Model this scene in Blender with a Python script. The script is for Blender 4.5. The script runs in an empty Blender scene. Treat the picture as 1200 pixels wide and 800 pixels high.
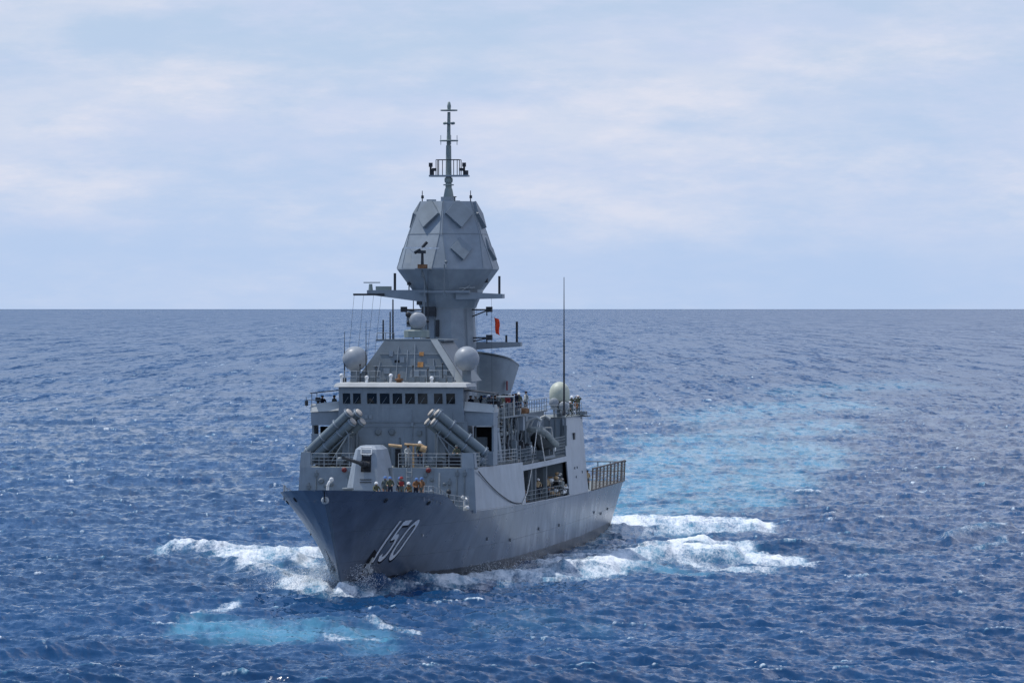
import bpy, bmesh, math, random
import numpy as np
from mathutils import Vector, Matrix
R = math.radians
random.seed(7)
C = bpy.context.scene.collection
scene = bpy.context.scene

# ------------------------------------------------------------------ camera
F_PX = 5840.0                      # focal length in units of a 1200 px wide picture
CAM_H = 21.2
cam = bpy.data.cameras.new('camera'); cam_o = bpy.data.objects.new('camera', cam); C.objects.link(cam_o)
cam.sensor_width = 36.0; cam.lens = 36.0 * F_PX / 1200.0
cam.clip_start = 1.0; cam.clip_end = 3000000.0
cam_o.location = (0, 0, CAM_H)
cam_o.rotation_euler = (R(90) - math.atan(37.9 / F_PX), 0, 0)
scene.camera = cam_o

# ------------------------------------------------------------------ sky and sun
SUN_DIR = Vector((-0.42, 0.13, 0.90)).normalized()
elev = math.asin(SUN_DIR.z)
azim = math.atan2(SUN_DIR.x, SUN_DIR.y)
world = bpy.data.worlds.new('World'); scene.world = world; world.use_nodes = True
wt = world.node_tree; wt.nodes.clear()
def wn(t, **k):
    n = wt.nodes.new(t)
    for a, b in k.items(): setattr(n, a, b)
    return n
def wl(a, b): wt.links.new(a, b)
sky = wn('ShaderNodeTexSky', sky_type='NISHITA', sun_disc=False)
sky.sun_elevation = elev; sky.sun_rotation = azim; sky.altitude = 0; sky.air_density = 1.0; sky.dust_density = 0.6; sky.ozone_density = 2.0
tc = wn('ShaderNodeTexCoord')
def wnoise(scale, loc, detail, rough):
    mp = wn('ShaderNodeMapping'); mp.inputs['Scale'].default_value = scale; mp.inputs['Location'].default_value = loc
    wl(tc.outputs['Generated'], mp.inputs['Vector'])
    nz = wn('ShaderNodeTexNoise'); nz.inputs['Scale'].default_value = 1.0
    nz.inputs['Detail'].default_value = detail; nz.inputs['Roughness'].default_value = rough
    wl(mp.outputs['Vector'], nz.inputs['Vector'])
    return nz.outputs['Fac']
def ramp(src, a, b, lo=0.0, hi=1.0):
    m = wn('ShaderNodeMapRange', interpolation_type='SMOOTHSTEP')
    m.inputs['From Min'].default_value = a; m.inputs['From Max'].default_value = b
    m.inputs['To Min'].default_value = lo; m.inputs['To Max'].default_value = hi
    wl(src, m.inputs['Value']); return m.outputs['Result']
def wmath(op, a, b):
    m = wn('ShaderNodeMath', operation=op, use_clamp=False)
    for i, x in enumerate((a, b)):
        if isinstance(x, float): m.inputs[i].default_value = x
        else: wl(x, m.inputs[i])
    return m.outputs[0]
def wmix(fac, a, b):
    m = wn('ShaderNodeMix', data_type='RGBA')
    if isinstance(fac, float): m.inputs['Factor'].default_value = fac
    else: wl(fac, m.inputs['Factor'])
    for s, x in (('A', a), ('B', b)):
        sock = [i for i in m.inputs if i.name == s and i.type == 'RGBA'][0]
        if isinstance(x, tuple): sock.default_value = x
        else: wl(x, sock)
    return [o for o in m.outputs if o.type == 'RGBA'][0]
SKY_K = 0.1
def sc(r, g, b): return (r / SKY_K, g / SKY_K, b / SKY_K, 1)
sepz = wn('ShaderNodeSeparateXYZ'); wl(tc.outputs['Generated'], sepz.inputs[0])
cl = ramp(wnoise((26, 26, 80), (3, 1, 0.4), 7, 0.62), 0.42, 0.66)
cl2 = ramp(wnoise((11, 11, 42), (0.2, 5, 2.1), 8, 0.66), 0.40, 0.60)
cover = wmath('ADD', wmath('ADD', wmath('MULTIPLY', cl, 0.5), wmath('MULTIPLY', cl2, 0.6)), 0.16)
hfade = ramp(sepz.outputs['Z'], 0.002, 0.030, 0.40, 1.0)      # thin cloud clears toward the horizon
cover = wmath('MINIMUM', wmath('MULTIPLY', wmath('MULTIPLY', cover, hfade), ramp(sepz.outputs['Z'], 0.06, 0.16, 0.92, 0.28)), 1.0)
# low air above the sea: pale periwinkle band melting into the blue sky overhead
low = ramp(sepz.outputs['Z'], 0.0, 0.20, 0.9, 0.0)
base = wmix(low, sky.outputs['Color'], sc(0.46, 0.62, 0.91))
base = wmix(wmath('MULTIPLY', ramp(sepz.outputs['Z'], 0.05, 0.22), 0.7), base, sc(0.20, 0.40, 0.80))     # deeper blue higher up
tint = wnoise((17, 17, 75), (7, 2, 3), 6, 0.6)
ccol = wmix(ramp(tint, 0.35, 0.65), sc(0.60, 0.675, 0.87), sc(0.76, 0.775, 0.88))
full = wmix(wmath('MULTIPLY', cover, 0.85), base, ccol)
# a bright cloud bank higher up on the right-hand side of the sky
bank = wmath('MULTIPLY', ramp(sepz.outputs['X'], -0.03, 0.15), ramp(sepz.outputs['Z'], 0.05, 0.16))
bank = wmath('MULTIPLY', bank, ramp(wnoise((4, 4, 9), (1, 2, 3), 6, 0.6), 0.25, 0.6, 0.45, 0.95))
bank = wmath('MULTIPLY', bank, ramp(sepz.outputs['Z'], 0.45, 0.75, 1.0, 0.25))
full = wmix(wmath('MULTIPLY', bank, 0.75), full, sc(0.80, 0.82, 0.95))
bg = wn('ShaderNodeBackground'); bg.inputs['Strength'].default_value = SKY_K
out = wn('ShaderNodeOutputWorld'); wl(full, bg.inputs['Color']); wl(bg.outputs[0], out.inputs['Surface'])
sun = bpy.data.lights.new('sun', 'SUN'); sun.energy = 3.2; sun.angle = R(0.5); sun.color = (1.0, 0.97, 0.925)
sun_o = bpy.data.objects.new('sun', sun); C.objects.link(sun_o)
sun_o.rotation_euler = SUN_DIR.to_track_quat('Z', 'Y').to_euler(); sun_o.location = (0, 300, 200)
vs = scene.view_settings
vs.view_transform = 'Standard'; vs.look = 'None'; vs.exposure = 0.0; vs.gamma = 1.0; vs.use_curve_mapping = False
scene.render.engine = 'CYCLES'
scene.cycles.max_bounces = 6; scene.cycles.diffuse_bounces = 3; scene.cycles.glossy_bounces = 3
scene.cycles.sample_clamp_indirect = 6.0; scene.cycles.sample_clamp_direct = 2.5

# ------------------------------------------------------------------ materials
def new_mat(name):
    m = bpy.data.materials.new(name); m.use_nodes = True
    return m, m.node_tree, m.node_tree.nodes['Principled BSDF']
def N(nt, t, **k):
    n = nt.nodes.new(t)
    for a, b in k.items(): setattr(n, a, b)
    return n
def noise(nt, scale, detail=4, rough=0.55, vec_scale=None, loc=(0, 0, 0), color=False):
    t = N(nt, 'ShaderNodeTexCoord'); mp = N(nt, 'ShaderNodeMapping')
    mp.inputs['Scale'].default_value = vec_scale or (1, 1, 1); mp.inputs['Location'].default_value = loc
    nt.links.new(t.outputs['Object'], mp.inputs['Vector'])
    z = N(nt, 'ShaderNodeTexNoise'); z.inputs['Scale'].default_value = scale
    z.inputs['Detail'].default_value = detail; z.inputs['Roughness'].default_value = rough
    nt.links.new(mp.outputs['Vector'], z.inputs['Vector'])
    return z.outputs['Color' if color else 'Fac']
def mrange(nt, src, a, b, lo=0.0, hi=1.0):
    m = N(nt, 'ShaderNodeMapRange', interpolation_type='SMOOTHSTEP')
    m.inputs['From Min'].default_value = a; m.inputs['From Max'].default_value = b
    m.inputs['To Min'].default_value = lo; m.inputs['To Max'].default_value = hi
    nt.links.new(src, m.inputs['Value']); return m.outputs['Result']
def mmath(nt, op, a, b):
    m = N(nt, 'ShaderNodeMath', operation=op)
    for i, x in enumerate((a, b)):
        if isinstance(x, (int, float)): m.inputs[i].default_value = x
        else: nt.links.new(x, m.inputs[i])
    return m.outputs[0]
def mmix(nt, fac, a, b, blend='MIX'):
    m = N(nt, 'ShaderNodeMix', data_type='RGBA', blend_type=blend)
    if isinstance(fac, (int, float)): m.inputs['Factor'].default_value = fac
    else: nt.links.new(fac, m.inputs['Factor'])
    for s, x in (('A', a), ('B', b)):
        sock = [i for i in m.inputs if i.name == s and i.type == 'RGBA'][0]
        if isinstance(x, tuple): sock.default_value = x if len(x) == 4 else (*x, 1)
        else: nt.links.new(x, sock)
    return [o for o in m.outputs if o.type == 'RGBA'][0]

def paint(name, col, rough=0.45, wear=0.5, rust=0.0, dent=0.0, spec=0.5):
    """Ship paint: patchy tone, vertical streaks, optional rust runs and plate dents."""
    m, nt, b = new_mat(name)
    dark = tuple(c * 0.72 for c in col); light = tuple(min(1, c * 1.18) for c in col)
    c = mmix(nt, mrange(nt, noise(nt, 0.9, 6, 0.65), 0.3, 0.7), dark, light)
    c = mmix(nt, 0.55, c, (*col, 1))
    st = mrange(nt, noise(nt, 1.0, 5, 0.6, (2.6, 2.6, 0.16)), 0.56, 0.74)
    c = mmix(nt, mmath(nt, 'MULTIPLY', st, 0.32 * wear), c, tuple(x * 0.45 for x in col))
    sl = mrange(nt, noise(nt, 1.0, 5, 0.6, (3.1, 3.1, 0.22), (9, 4, 2)), 0.58, 0.76)
    c = mmix(nt, mmath(nt, 'MULTIPLY', sl, 0.13 * wear), c, (0.55, 0.57, 0.58))
    if rust:
        a = mrange(nt, noise(nt, 1.0, 6, 0.7, (1.5, 1.5, 0.30), (2, 8, 5)), 0.62, 0.78)
        c = mmix(nt, mmath(nt, 'MULTIPLY', a, rust), c, (0.16, 0.085, 0.045))
    nt.links.new(c, b.inputs['Base Color'])
    r = mrange(nt, noise(nt, 0.5, 2), 0.3, 0.7, rough - 0.02, rough + 0.04)
    nt.links.new(r, b.inputs['Roughness']); b.inputs['Specular IOR Level'].default_value = spec
    if dent:
        h1 = noise(nt, 1.0, 2, 0.4, (0.75, 0.75, 0.55)); h2 = noise(nt, 1.0, 2, 0.4, (1.0, 1.0, 0.25), (4, 4, 4))
        h = mmath(nt, 'ADD', mmath(nt, 'MULTIPLY', h1, 0.6), mmath(nt, 'MULTIPLY', h2, 0.2))
        bp = N(nt, 'ShaderNodeBump'); bp.inputs['Strength'].default_value = 1.0; bp.inputs['Distance'].default_value = dent
        nt.links.new(h, bp.inputs['Height']); nt.links.new(bp.outputs['Normal'], b.inputs['Normal'])
    return m
def plain(name, col, rough=0.6, metallic=0.0, spec=0.5, vary=0.25):
    m, nt, b = new_mat(name)
    c = mmix(nt, mrange(nt, noise(nt, 3.0, 4), 0.3, 0.7), tuple(x * (1 - vary) for x in col), tuple(min(1, x * (1 + vary)) for x in col))
    nt.links.new(c, b.inputs['Base Color'])
    b.inputs['Roughness'].default_value = rough; b.inputs['Metallic'].default_value = metallic
    b.inputs['Specular IOR Level'].default_value = spec
    return m
GREY = (0.225, 0.268, 0.305)
M = {}
M['grey'] = paint('haze_grey_paint', GREY, 0.5, 1.0, 0.3, 0.03)
M['side'] = paint('ship_side_paint', (0.235, 0.275, 0.315), 0.30, 0.9, 0.05, 0.03)
M['mast'] = paint('mast_paint', (0.245, 0.285, 0.318), 0.5, 0.25)
M['panel'] = paint('radar_panel_paint', (0.190, 0.226, 0.252), 0.55, 0.15)
M['light'] = paint('light_grey_paint', (0.42, 0.44, 0.43), 0.5, 0.4)
M['roof'] = paint('roof_paint', (0.42, 0.43, 0.42), 0.6, 0.4)
M['gun'] = paint('gun_house_paint', (0.27, 0.31, 0.35), 0.5, 0.3)
M['deck'] = paint('deck_coating', (0.17, 0.19, 0.19), 0.75, 0.5, 0.15)
M['tube'] = paint('canister_paint', (0.165, 0.205, 0.225), 0.5, 0.3)
M['tan'] = plain('canister_end_cover', (0.47, 0.42, 0.36), 0.7)
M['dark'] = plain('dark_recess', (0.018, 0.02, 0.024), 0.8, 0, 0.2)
M['black'] = plain('black_fitting', (0.022, 0.026, 0.032), 0.6)
M['metal'] = paint('fitting_grey', (0.155, 0.185, 0.205), 0.5, 0.5, 0.2)
M['rail'] = plain('rail_paint', (0.36, 0.38, 0.385), 0.5)
M['rope_pale'] = plain('pale_rope', (0.62, 0.60, 0.55), 0.8)
M['rope_dark'] = plain('dark_hose', (0.05, 0.055, 0.065), 0.7)
M['white'] = plain('white_paint', (0.72, 0.72, 0.70), 0.5)
M['dome'] = plain('radome_grey', (0.30, 0.325, 0.345), 0.42, 0, 0.5, 0.06)
M['cream'] = plain('cream_dome', (0.50, 0.52, 0.42), 0.5, 0, 0.5, 0.06)
M['green'] = paint('greenish_grey_paint', (0.215, 0.26, 0.245), 0.5, 0.4)
M['number'] = plain('pennant_light_grey', (0.82, 0.85, 0.87), 0.6, 0, 0.3, 0.10)
M['shadow'] = plain('pennant_black', (0.012, 0.013, 0.016), 0.7, 0, 0.2)
M['flag'] = plain('orange_red_cloth', (0.85, 0.07, 0.02), 0.8)
M['orange'] = plain('orange_gear', (0.42, 0.20, 0.06), 0.7)
M['red'] = plain('red_paint', (0.16, 0.02, 0.02), 0.6)
M['rust'] = plain('rusty_iron', (0.20, 0.105, 0.055), 0.85, 0, 0.3, 0.5)
M['wood'] = plain('tan_timber', (0.50, 0.33, 0.17), 0.7)
M['rubber'] = plain('boat_rubber', (0.035, 0.04, 0.045), 0.55)
M['canvas'] = plain('grey_canvas', (0.26, 0.28, 0.27), 0.9, 0, 0.2)
M['net'] = plain('net_cord', (0.20, 0.16, 0.125), 0.9)
M['net_steel'] = plain('net_frame_brown', (0.105, 0.085, 0.072), 0.7)
m, nt, b = new_mat('bridge_glass'); b.inputs['Base Color'].default_value = (0.012, 0.016, 0.02, 1); b.inputs['Roughness'].default_value = 0.06; M['glass'] = m

# hull: grey above, black boot-topping, salt streaks and painted-in side light aft, dents between frames
m, nt, b = new_mat('hull_paint')
col = (0.098, 0.125, 0.168)
c = mmix(nt, mrange(nt, noise(nt, 0.55, 6, 0.65), 0.3, 0.7), tuple(x * 0.8 for x in col), tuple(x * 1.15 for x in col))
st = mrange(nt, noise(nt, 1.0, 5, 0.6, (1.9, 1.9, 0.16)), 0.55, 0.75)
c = mmix(nt, mmath(nt, 'MULTIPLY', st, 0.22), c, (0.07, 0.085, 0.11))
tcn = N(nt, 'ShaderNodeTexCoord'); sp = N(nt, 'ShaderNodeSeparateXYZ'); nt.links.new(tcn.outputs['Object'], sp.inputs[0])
salt_light = mrange(nt, noise(nt, 1.0, 6, 0.65, (.40, .40, 0.16), (3, 7, 1)), 0.44, 0.68)
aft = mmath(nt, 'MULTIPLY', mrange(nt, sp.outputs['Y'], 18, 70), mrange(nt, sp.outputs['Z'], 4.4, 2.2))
c = mmix(nt, mmath(nt, 'MULTIPLY', mmath(nt, 'MULTIPLY', salt_light, aft), 0.6), c, (0.42, 0.47, 0.53))  # broad pale mix aft puts light on the side into the colour, over salt marks
rs = mrange(nt, noise(nt, 1.0, 6, 0.7, (2.5, 2.5, 0.25), (1, 2, 8)), 0.66, 0.80)
c = mmix(nt, mmath(nt, 'MULTIPLY', rs, 0.28), c, (0.15, 0.10, 0.07))
zz = mmath(nt, 'ADD', sp.outputs['Z'], mmath(nt, 'MULTIPLY', noise(nt, 1.5, 4), 0.25))
boot = mrange(nt, zz, 0.98, 1.04, 1.0, 0.0)
c = mmix(nt, boot, c, (0.018, 0.02, 0.024))
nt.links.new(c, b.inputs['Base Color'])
nt.links.new(mrange(nt, noise(nt, 0.4, 2), 0.3, 0.7, 0.27, 0.32), b.inputs['Roughness'])
h1 = noise(nt, 1.0, 2, 0.4, (0.7, 0.7, 0.6)); h2 = noise(nt, 1.0, 2, 0.4, (0.9, 0.9, 0.16), (4, 4, 4))
h = mmath(nt, 'ADD', mmath(nt, 'MULTIPLY', h1, 0.6), mmath(nt, 'MULTIPLY', h2, 0.2))
seam = N(nt, 'ShaderNodeTexBrick'); mp = N(nt, 'ShaderNodeMapping'); mp.inputs['Rotation'].default_value = (R(90), 0, R(90))
cx = N(nt, 'ShaderNodeCombineXYZ'); nt.links.new(sp.outputs['Y'], cx.inputs[0]); nt.links.new(sp.outputs['Z'], cx.inputs[1])
nt.links.new(cx.outputs[0], seam.inputs['Vector']); seam.inputs['Scale'].default_value = 1.0
seam.inputs['Mortar Size'].default_value = 0.02; seam.inputs['Brick Width'].default_value = 7.5; seam.inputs['Row Height'].default_value = 2.35
h = mmath(nt, 'ADD', h, mmath(nt, 'MULTIPLY', seam.outputs['Fac'], -0.7))
bp = N(nt, 'ShaderNodeBump'); bp.inputs['Strength'].default_value = 1.0; bp.inputs['Distance'].default_value = 0.055
nt.links.new(h, bp.inputs['Height']); nt.links.new(bp.outputs['Normal'], b.inputs['Normal'])
M['hull'] = m

# ------------------------------------------------------------------ mesh builder
class MB:
    def __init__(s): s.v = []; s.f = []; s.sm = []; s.mi = []; s.cur = 0
    def add(s, vs_, fs, smooth=False):
        o = len(s.v); s.v += [tuple(p) for p in vs_]
        for f in fs: s.f.append(tuple(i + o for i in f)); s.sm.append(smooth); s.mi.append(s.cur)
        return s
    def hexa(s, a):   # bottom 4 (ccw seen from above) then top 4
        return s.add(a, [(3, 2, 1, 0), (4, 5, 6, 7), (0, 1, 5, 4), (1, 2, 6, 5), (2, 3, 7, 6), (3, 0, 4, 7)])
    def box(s, x0, x1, y0, y1, z0, z1):
        return s.hexa([(x0, y0, z0), (x1, y0, z0), (x1, y1, z0), (x0, y1, z0), (x0, y0, z1), (x1, y0, z1), (x1, y1, z1), (x0, y1, z1)])
    def frus(s, b, t, z0, z1):  # b,t = (x0,x1,y0,y1)
        return s.hexa([(b[0], b[2], z0), (b[1], b[2], z0), (b[1], b[3], z0), (b[0], b[3], z0), (t[0], t[2], z1), (t[1], t[2], z1), (t[1], t[3], z1), (t[0], t[3], z1)])
    def loft(s, rings, cap=True, smooth=False):
        n = len(rings[0]); vs_ = [p for r in rings for p in r]; fs = []
        for k in range(len(rings) - 1):
            for i in range(n):
                j = (i + 1) % n; fs.append((k * n + i, k * n + j, (k + 1) * n + j, (k + 1) * n + i))
        s.add(vs_, fs, smooth)
        if cap:
            s.add(rings[0], [tuple(range(n))[::-1]]); s.add(rings[-1], [tuple(range(n))])
        return s
    def tube(s, p0, p1, r, r1=None, n=8, cap=True):
        p0 = Vector(p0); p1 = Vector(p1); d = (p1 - p0)
        if d.length < 1e-6: return s
        q = d.normalized().to_track_quat('Z', 'Y'); r1 = r if r1 is None else r1
        ring = lambda p, rr: [p + q @ Vector((rr * math.cos(2 * math.pi * i / n), rr * math.sin(2 * math.pi * i / n), 0)) for i in range(n)]
        return s.loft([ring(p0, r), ring(p1, r1)], cap, n > 5)
    def path(s, pts, r, n=6):
        for a, b_ in zip(pts, pts[1:]): s.tube(a, b_, r, n=n)
        return s
    def lathe(s, prof, c=(0, 0, 0), axis=(0, 0, 1), n=24, smooth=True, cap=True):
        q = Vector(axis).normalized().to_track_quat('Z', 'Y'); c = Vector(c)
        rings = [[c + q @ Vector((r * math.cos(2 * math.pi * i / n), r * math.sin(2 * math.pi * i / n), h)) for i in range(n)] for r, h in prof]
        return s.loft(rings, cap, smooth)
    def sphere(s, c, r, n=20, sq=1.0):
        return s.lathe([(max(1e-3, r * math.sin(math.pi * k / 12)), -r * sq * math.cos(math.pi * k / 12)) for k in range(13)], c, n=n)
    def plate(s, pts, ext):   # polygon extruded along ext
        n = len(pts); e = Vector(ext); a = [Vector(p) for p in pts]; b_ = [p + e for p in a]
        s.add(a + b_, [tuple(range(n))[::-1], tuple(range(n, 2 * n))] + [(i, (i + 1) % n, n + (i + 1) % n, n + i) for i in range(n)])
        return s
    def build_each(s, name, mat, parent=None):
        # one object for every piece that does not share a corner with another
        par = list(range(len(s.v))); first = {}
        def find(i):
            while par[i] != i: par[i] = par[par[i]]; i = par[i]
            return i
        for i, p in enumerate(s.v):
            k = tuple(round(c, 4) for c in p)
            if k in first: par[find(i)] = find(first[k])
            else: first[k] = i
        for f in s.f:
            for i in f[1:]: par[find(i)] = find(f[0])
        groups = {}
        for n, f in enumerate(s.f): groups.setdefault(find(f[0]), []).append(n)
        out_ = []
        for fs in groups.values():
            m_ = MB(); mp_ = {}
            for n in fs:
                q = []
                for i in s.f[n]:
                    if i not in mp_: mp_[i] = len(m_.v); m_.v.append(s.v[i])
                    q.append(mp_[i])
                m_.f.append(tuple(q)); m_.sm.append(s.sm[n]); m_.mi.append(s.mi[n])
            out_.append(m_.build(name, mat, parent))
        return out_
    def build(s, name, mat, parent=None, fix=True):
        me = bpy.data.meshes.new(name); me.from_pydata(s.v, [], s.f)
        me.polygons.foreach_set('use_smooth', s.sm)
        mats = mat if isinstance(mat, (list, tuple)) else [mat]
        for x in mats: me.materials.append(M[x] if isinstance(x, str) else x)
        me.polygons.foreach_set('material_index', s.mi)
        if fix:
            bm = bmesh.new(); bm.from_mesh(me); bmesh.ops.recalc_face_normals(bm, faces=bm.faces); bm.to_mesh(me); bm.free()
        me.update()
        o = bpy.data.objects.new(name, me); C.objects.link(o)
        if parent: o.parent = parent
        return o
def tag(o, label=None, cat=None, group=None, kind=None):
    for k, x in (('label', label), ('category', cat), ('group', group), ('kind', kind)):
        if x: o[k] = x
    return o
def empty(name, parent=None, loc=(0, 0, 0), rot=(0, 0, 0)):
    o = bpy.data.objects.new(name, None); o.empty_display_size = 0.5; C.objects.link(o); o.location = loc; o.rotation_euler = rot
    if parent: o.parent = parent
    return o

# ------------------------------------------------------------------ ship frame: x port, y aft of the bow tip, z above water
TH = R(9.0); ST, CT = math.sin(TH), math.cos(TH)
SHIP0 = Vector((-13.75, 365.0, 0.0))
def W(v, u, z=0.0): return Vector((SHIP0.x + u * ST + v * CT, SHIP0.y + u * CT - v * ST, z))
LOA, LWL, USTEM = 118.0, 115.0, 7.0
ub = [0, 2, 5, 8, 11, 15, 20, 25, 35, 60, 90, 118]; bb = [0.18, 1.9, 3.5, 4.6, 5.4, 6.15, 6.8, 7.15, 7.4, 7.4, 7.0, 6.1]
uw = [7, 9, 12.3, 16, 20, 29, 45, 64, 85, 105, 115]; ww = [0.06, 0.32, 0.85, 1.8, 2.9, 5.2, 6.7, 6.95, 6.7, 5.7, 5.1]
ut = [0, 6, 12, 14.5, 16, 18.8, 20.2, 25, 50, 87, 118]; zt = [7.95, 7.65, 7.3, 7.05, 6.7, 5.85, 5.6, 5.5, 5.15, 4.78, 4.65]
uk = [0, 13, 20, 25, 50, 87, 118]; zk = [7.1, 6.7, 5.7, 5.42, 5.05, 4.7, 4.6]
ztop = lambda u: float(np.interp(u, ut, zt))
zdeck = lambda u: float(np.interp(u, uk, zk))
def ustart(z):
    t = min(1.0, max(-0.3, z / 7.95)); return USTEM * (1 - t) + 0.5 * t * (1 - t) if t >= 0 else USTEM - 3 * t
def uend(z): return LWL + (LOA - LWL) * min(1, max(0, z / 4.65))
def hullB(u, z):
    us, ue = ustart(z), uend(z); s = min(1, max(0, (u - us) / (ue - us)))
    ud = s * LOA; uwl = USTEM + s * (LWL - USTEM)
    bd = np.interp(ud, ub, bb); wl_ = np.interp(uwl, uw, ww); zz_ = max(ztop(ud), 4.6)
    if ud < 25: zz_ = np.interp(ud, [0, 25], [7.95, 5.6])
    t = z / zz_; p = np.interp(ud, [0, 12, 25, 45], [1.15, 1.3, 1.25, 1.0])
    if t < 0: return float(wl_ * (1 + 0.25 * t))
    return float(wl_ + (bd - wl_) * t ** p)

ship = empty('frigate', None, SHIP0, (0, 0, -TH))
tag(ship, 'grey navy frigate with faceted radar mast and 150 on its bow', 'warship')

# hull shell
NS, NT = 150, 26
S_ = [((i / NS) ** 1.5) for i in range(NS + 1)]
hb = MB()
for side in (-1, 1):
    vs_, fs = [], []
    for i, s_ in enumerate(S_):
        ud = s_ * LOA
        for k in range(NT + 1):
            z = -2.2 + (ztop(ud) + 2.2) * k / NT
            u = ustart(z) + s_ * (uend(z) - ustart(z))
            vs_.append((side * hullB(u, z), u, z))
    for i in range(NS):
        for k in range(NT):
            a = i * (NT + 1) + k; fs.append((a, a + 1, a + NT + 2, a + NT + 1))
    hb.add(vs_, fs, True)
# stem strip and transom, bulwark inner face and cap rail
for k in range(NT):
    q = []
    for kk in (k, k + 1):
        z = -2.2 + (ztop(0) + 2.2) * kk / NT; u = ustart(z); B = hullB(u, z); q += [(-B, u, z), (B, u, z)]
    hb.add(q, [(0, 1, 3, 2)])
    q = []
    for kk in (k, k + 1):
        z = -2.2 + (ztop(LOA) + 2.2) * kk / NT; u = uend(z); B = hullB(u, z); q += [(-B, u, z), (B, u, z)]
    hb.add(q, [(1, 0, 2, 3)])
us_ = [20.5 * i / 40 for i in range(41)]
for side in (-1, 1):
    vs_, fs = [], []
    for u in us_:
        uu = max(u, 0.01); zt_ = ztop(u); B = hullB(uu, zt_); Bi = max(0.02, B - 0.14)
        vs_ += [(side * B, u, zt_ + 0.003), (side * Bi, u, zt_ + 0.003), (side * max(0.02, hullB(uu, zdeck(u)) - 0.14), u, min(zdeck(u), zt_) - 0.02)]
    for i in range(40): fs += [(3 * i, 3 * i + 1, 3 * i + 4, 3 * i + 3), (3 * i + 1, 3 * i + 2, 3 * i + 5, 3 * i + 4)]
    hb.add(vs_, fs, False)
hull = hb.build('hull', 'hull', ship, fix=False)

# main deck plating
d = MB(); vs_, fs = [], []
us_ = [118.0 * i / 118 for i in range(119)]
for u in us_:
    z = min(zdeck(u), ztop(u) - 0.03); B = max(0.05, hullB(max(u, 0.02), z) - 0.05); vs_ += [(-B, u, z), (0, u, z + 0.08), (B, u, z)]
for i in range(118):
    for j in (0, 1): a = 3 * i + j; fs.append((a, a + 1, a + 4, a + 3))
d.add(vs_, fs); deck = d.build('main_deck', 'deck', ship)

# hull fittings ------------------------------------------------------
def on_hull(u, z, off=0.02, side=1):
    e = 0.05
    p = Vector((side * hullB(u, z), u, z))
    du = Vector((side * hullB(u + e, z), u + e, z)) - p; dz = Vector((side * hullB(u, z + e), u, z + e)) - p
    n = du.cross(dz).normalized()
    if n.x * side < 0: n = -n
    return p + n * off, n
# pennant number
def stroke_poly(segs, wdt):
    """thick strokes in a unit cell -> list of quads"""
    out_ = []
    for (a, b_) in segs:
        a = Vector(a); b_ = Vector(b_); d_ = (b_ - a); L = d_.length; d_ = d_ / L; n_ = Vector((-d_.y, d_.x)) * wdt
        out_.append([a - d_ * wdt * 0.9 + n_, a - d_ * wdt * 0.9 - n_, b_ + d_ * wdt * 0.9 - n_, b_ + d_ * wdt * 0.9 + n_])
    return out_
def arc(cx, cy, rx, ry, a0, a1, n=8): return [(cx + rx * math.cos(R(a0 + (a1 - a0) * i / n)), cy + ry * math.sin(R(a0 + (a1 - a0) * i / n))) for i in range(n + 1)]
def ribbon(pts, wx, wz):
    """closed or open centre line in (u,z): quads with stroke half widths wx (along u) and wz (along z)"""
    qs = []
    P_ = [Vector(p) for p in pts]; n = len(P_); closed = (P_[0] - P_[-1]).length < 1e-4
    L_, R_ = [], []
    for i in range(n):
        if closed: a = P_[(i - 1) % (n - 1)]; b_ = P_[(i + 1) % (n - 1)]
        else: a = P_[max(0, i - 1)]; b_ = P_[min(n - 1, i + 1)]
        t = (b_ - a).normalized(); nn = Vector((-t.y * wx, t.x * wz)); L_.append(P_[i] + nn); R_.append(P_[i] - nn)
    for i in range(n - 1): qs.append([L_[i], L_[i + 1], R_[i + 1], R_[i]])
    return qs
NU0, NZ0, NH = 10.55, 2.15, 3.15
WX, WZ = 0.17, 0.20
z0, z1 = NZ0 + WZ, NZ0 + NH - WZ
dig1 = ribbon([(0.20, NZ0), (0.20, NZ0 + NH * .5), (0.20, NZ0 + NH)], WX, WZ)
five = [(1.95, z1), (1.0, z1), (1.0, z1 - 0.75), (0.98, NZ0 + 1.80)]
dig5 = ribbon([(2.12, z1), (0.95, z1)], WX, WZ) + ribbon([(1.02, z1 + .1), (1.02, NZ0 + 1.65)], WX, WZ) + \
       ribbon([(1.0, NZ0 + 1.78), (1.45, NZ0 + 1.92)] + arc(1.42, NZ0 + 1.06, 0.52, 0.86, 70, -90, 9) + [(1.15, z0 + 0.03), (0.95, z0 + 0.35)], WX, WZ)
dig0 = ribbon(arc(3.22, NZ0 + NH / 2 + 0.55, 0.56, 0.82, 0, 180, 10) + arc(3.22, NZ0 + NH / 2 - 0.55, 0.56, 0.82, 180, 360, 10) + [(3.78, NZ0 + NH / 2 + 0.55)], WX, WZ)
def number_mesh(quads, name, mat, off, du, dz, parent):
    mb = MB()
    for q in quads:
        # subdivide each quad so that it follows the flare
        nseg = 4; g = []
        for i in range(nseg + 1):
            row = []
            for j in range(3):
                a = q[0].lerp(q[1], i / nseg); b_ = q[3].lerp(q[2], i / nseg); p = a.lerp(b_, j / 2)
                row.append(on_hull(NU0 + p.x + du, p.y + dz, off)[0])
            g.append(row)
        for i in range(nseg):
            for j in range(2): mb.add([g[i][j], g[i + 1][j], g[i + 1][j + 1], g[i][j + 1]], [(0, 1, 2, 3)])
    return mb.build(name, mat, parent)
for nm, q in (('one', dig1), ('five', dig5), ('zero', dig0)):
    dn = number_mesh(q, 'pennant_digit', 'number', 0.035, 0, 0, hull)
    number_mesh(q, 'digit_shadow', 'shadow', 0.018, 0.17, -0.17, hull)
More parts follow.
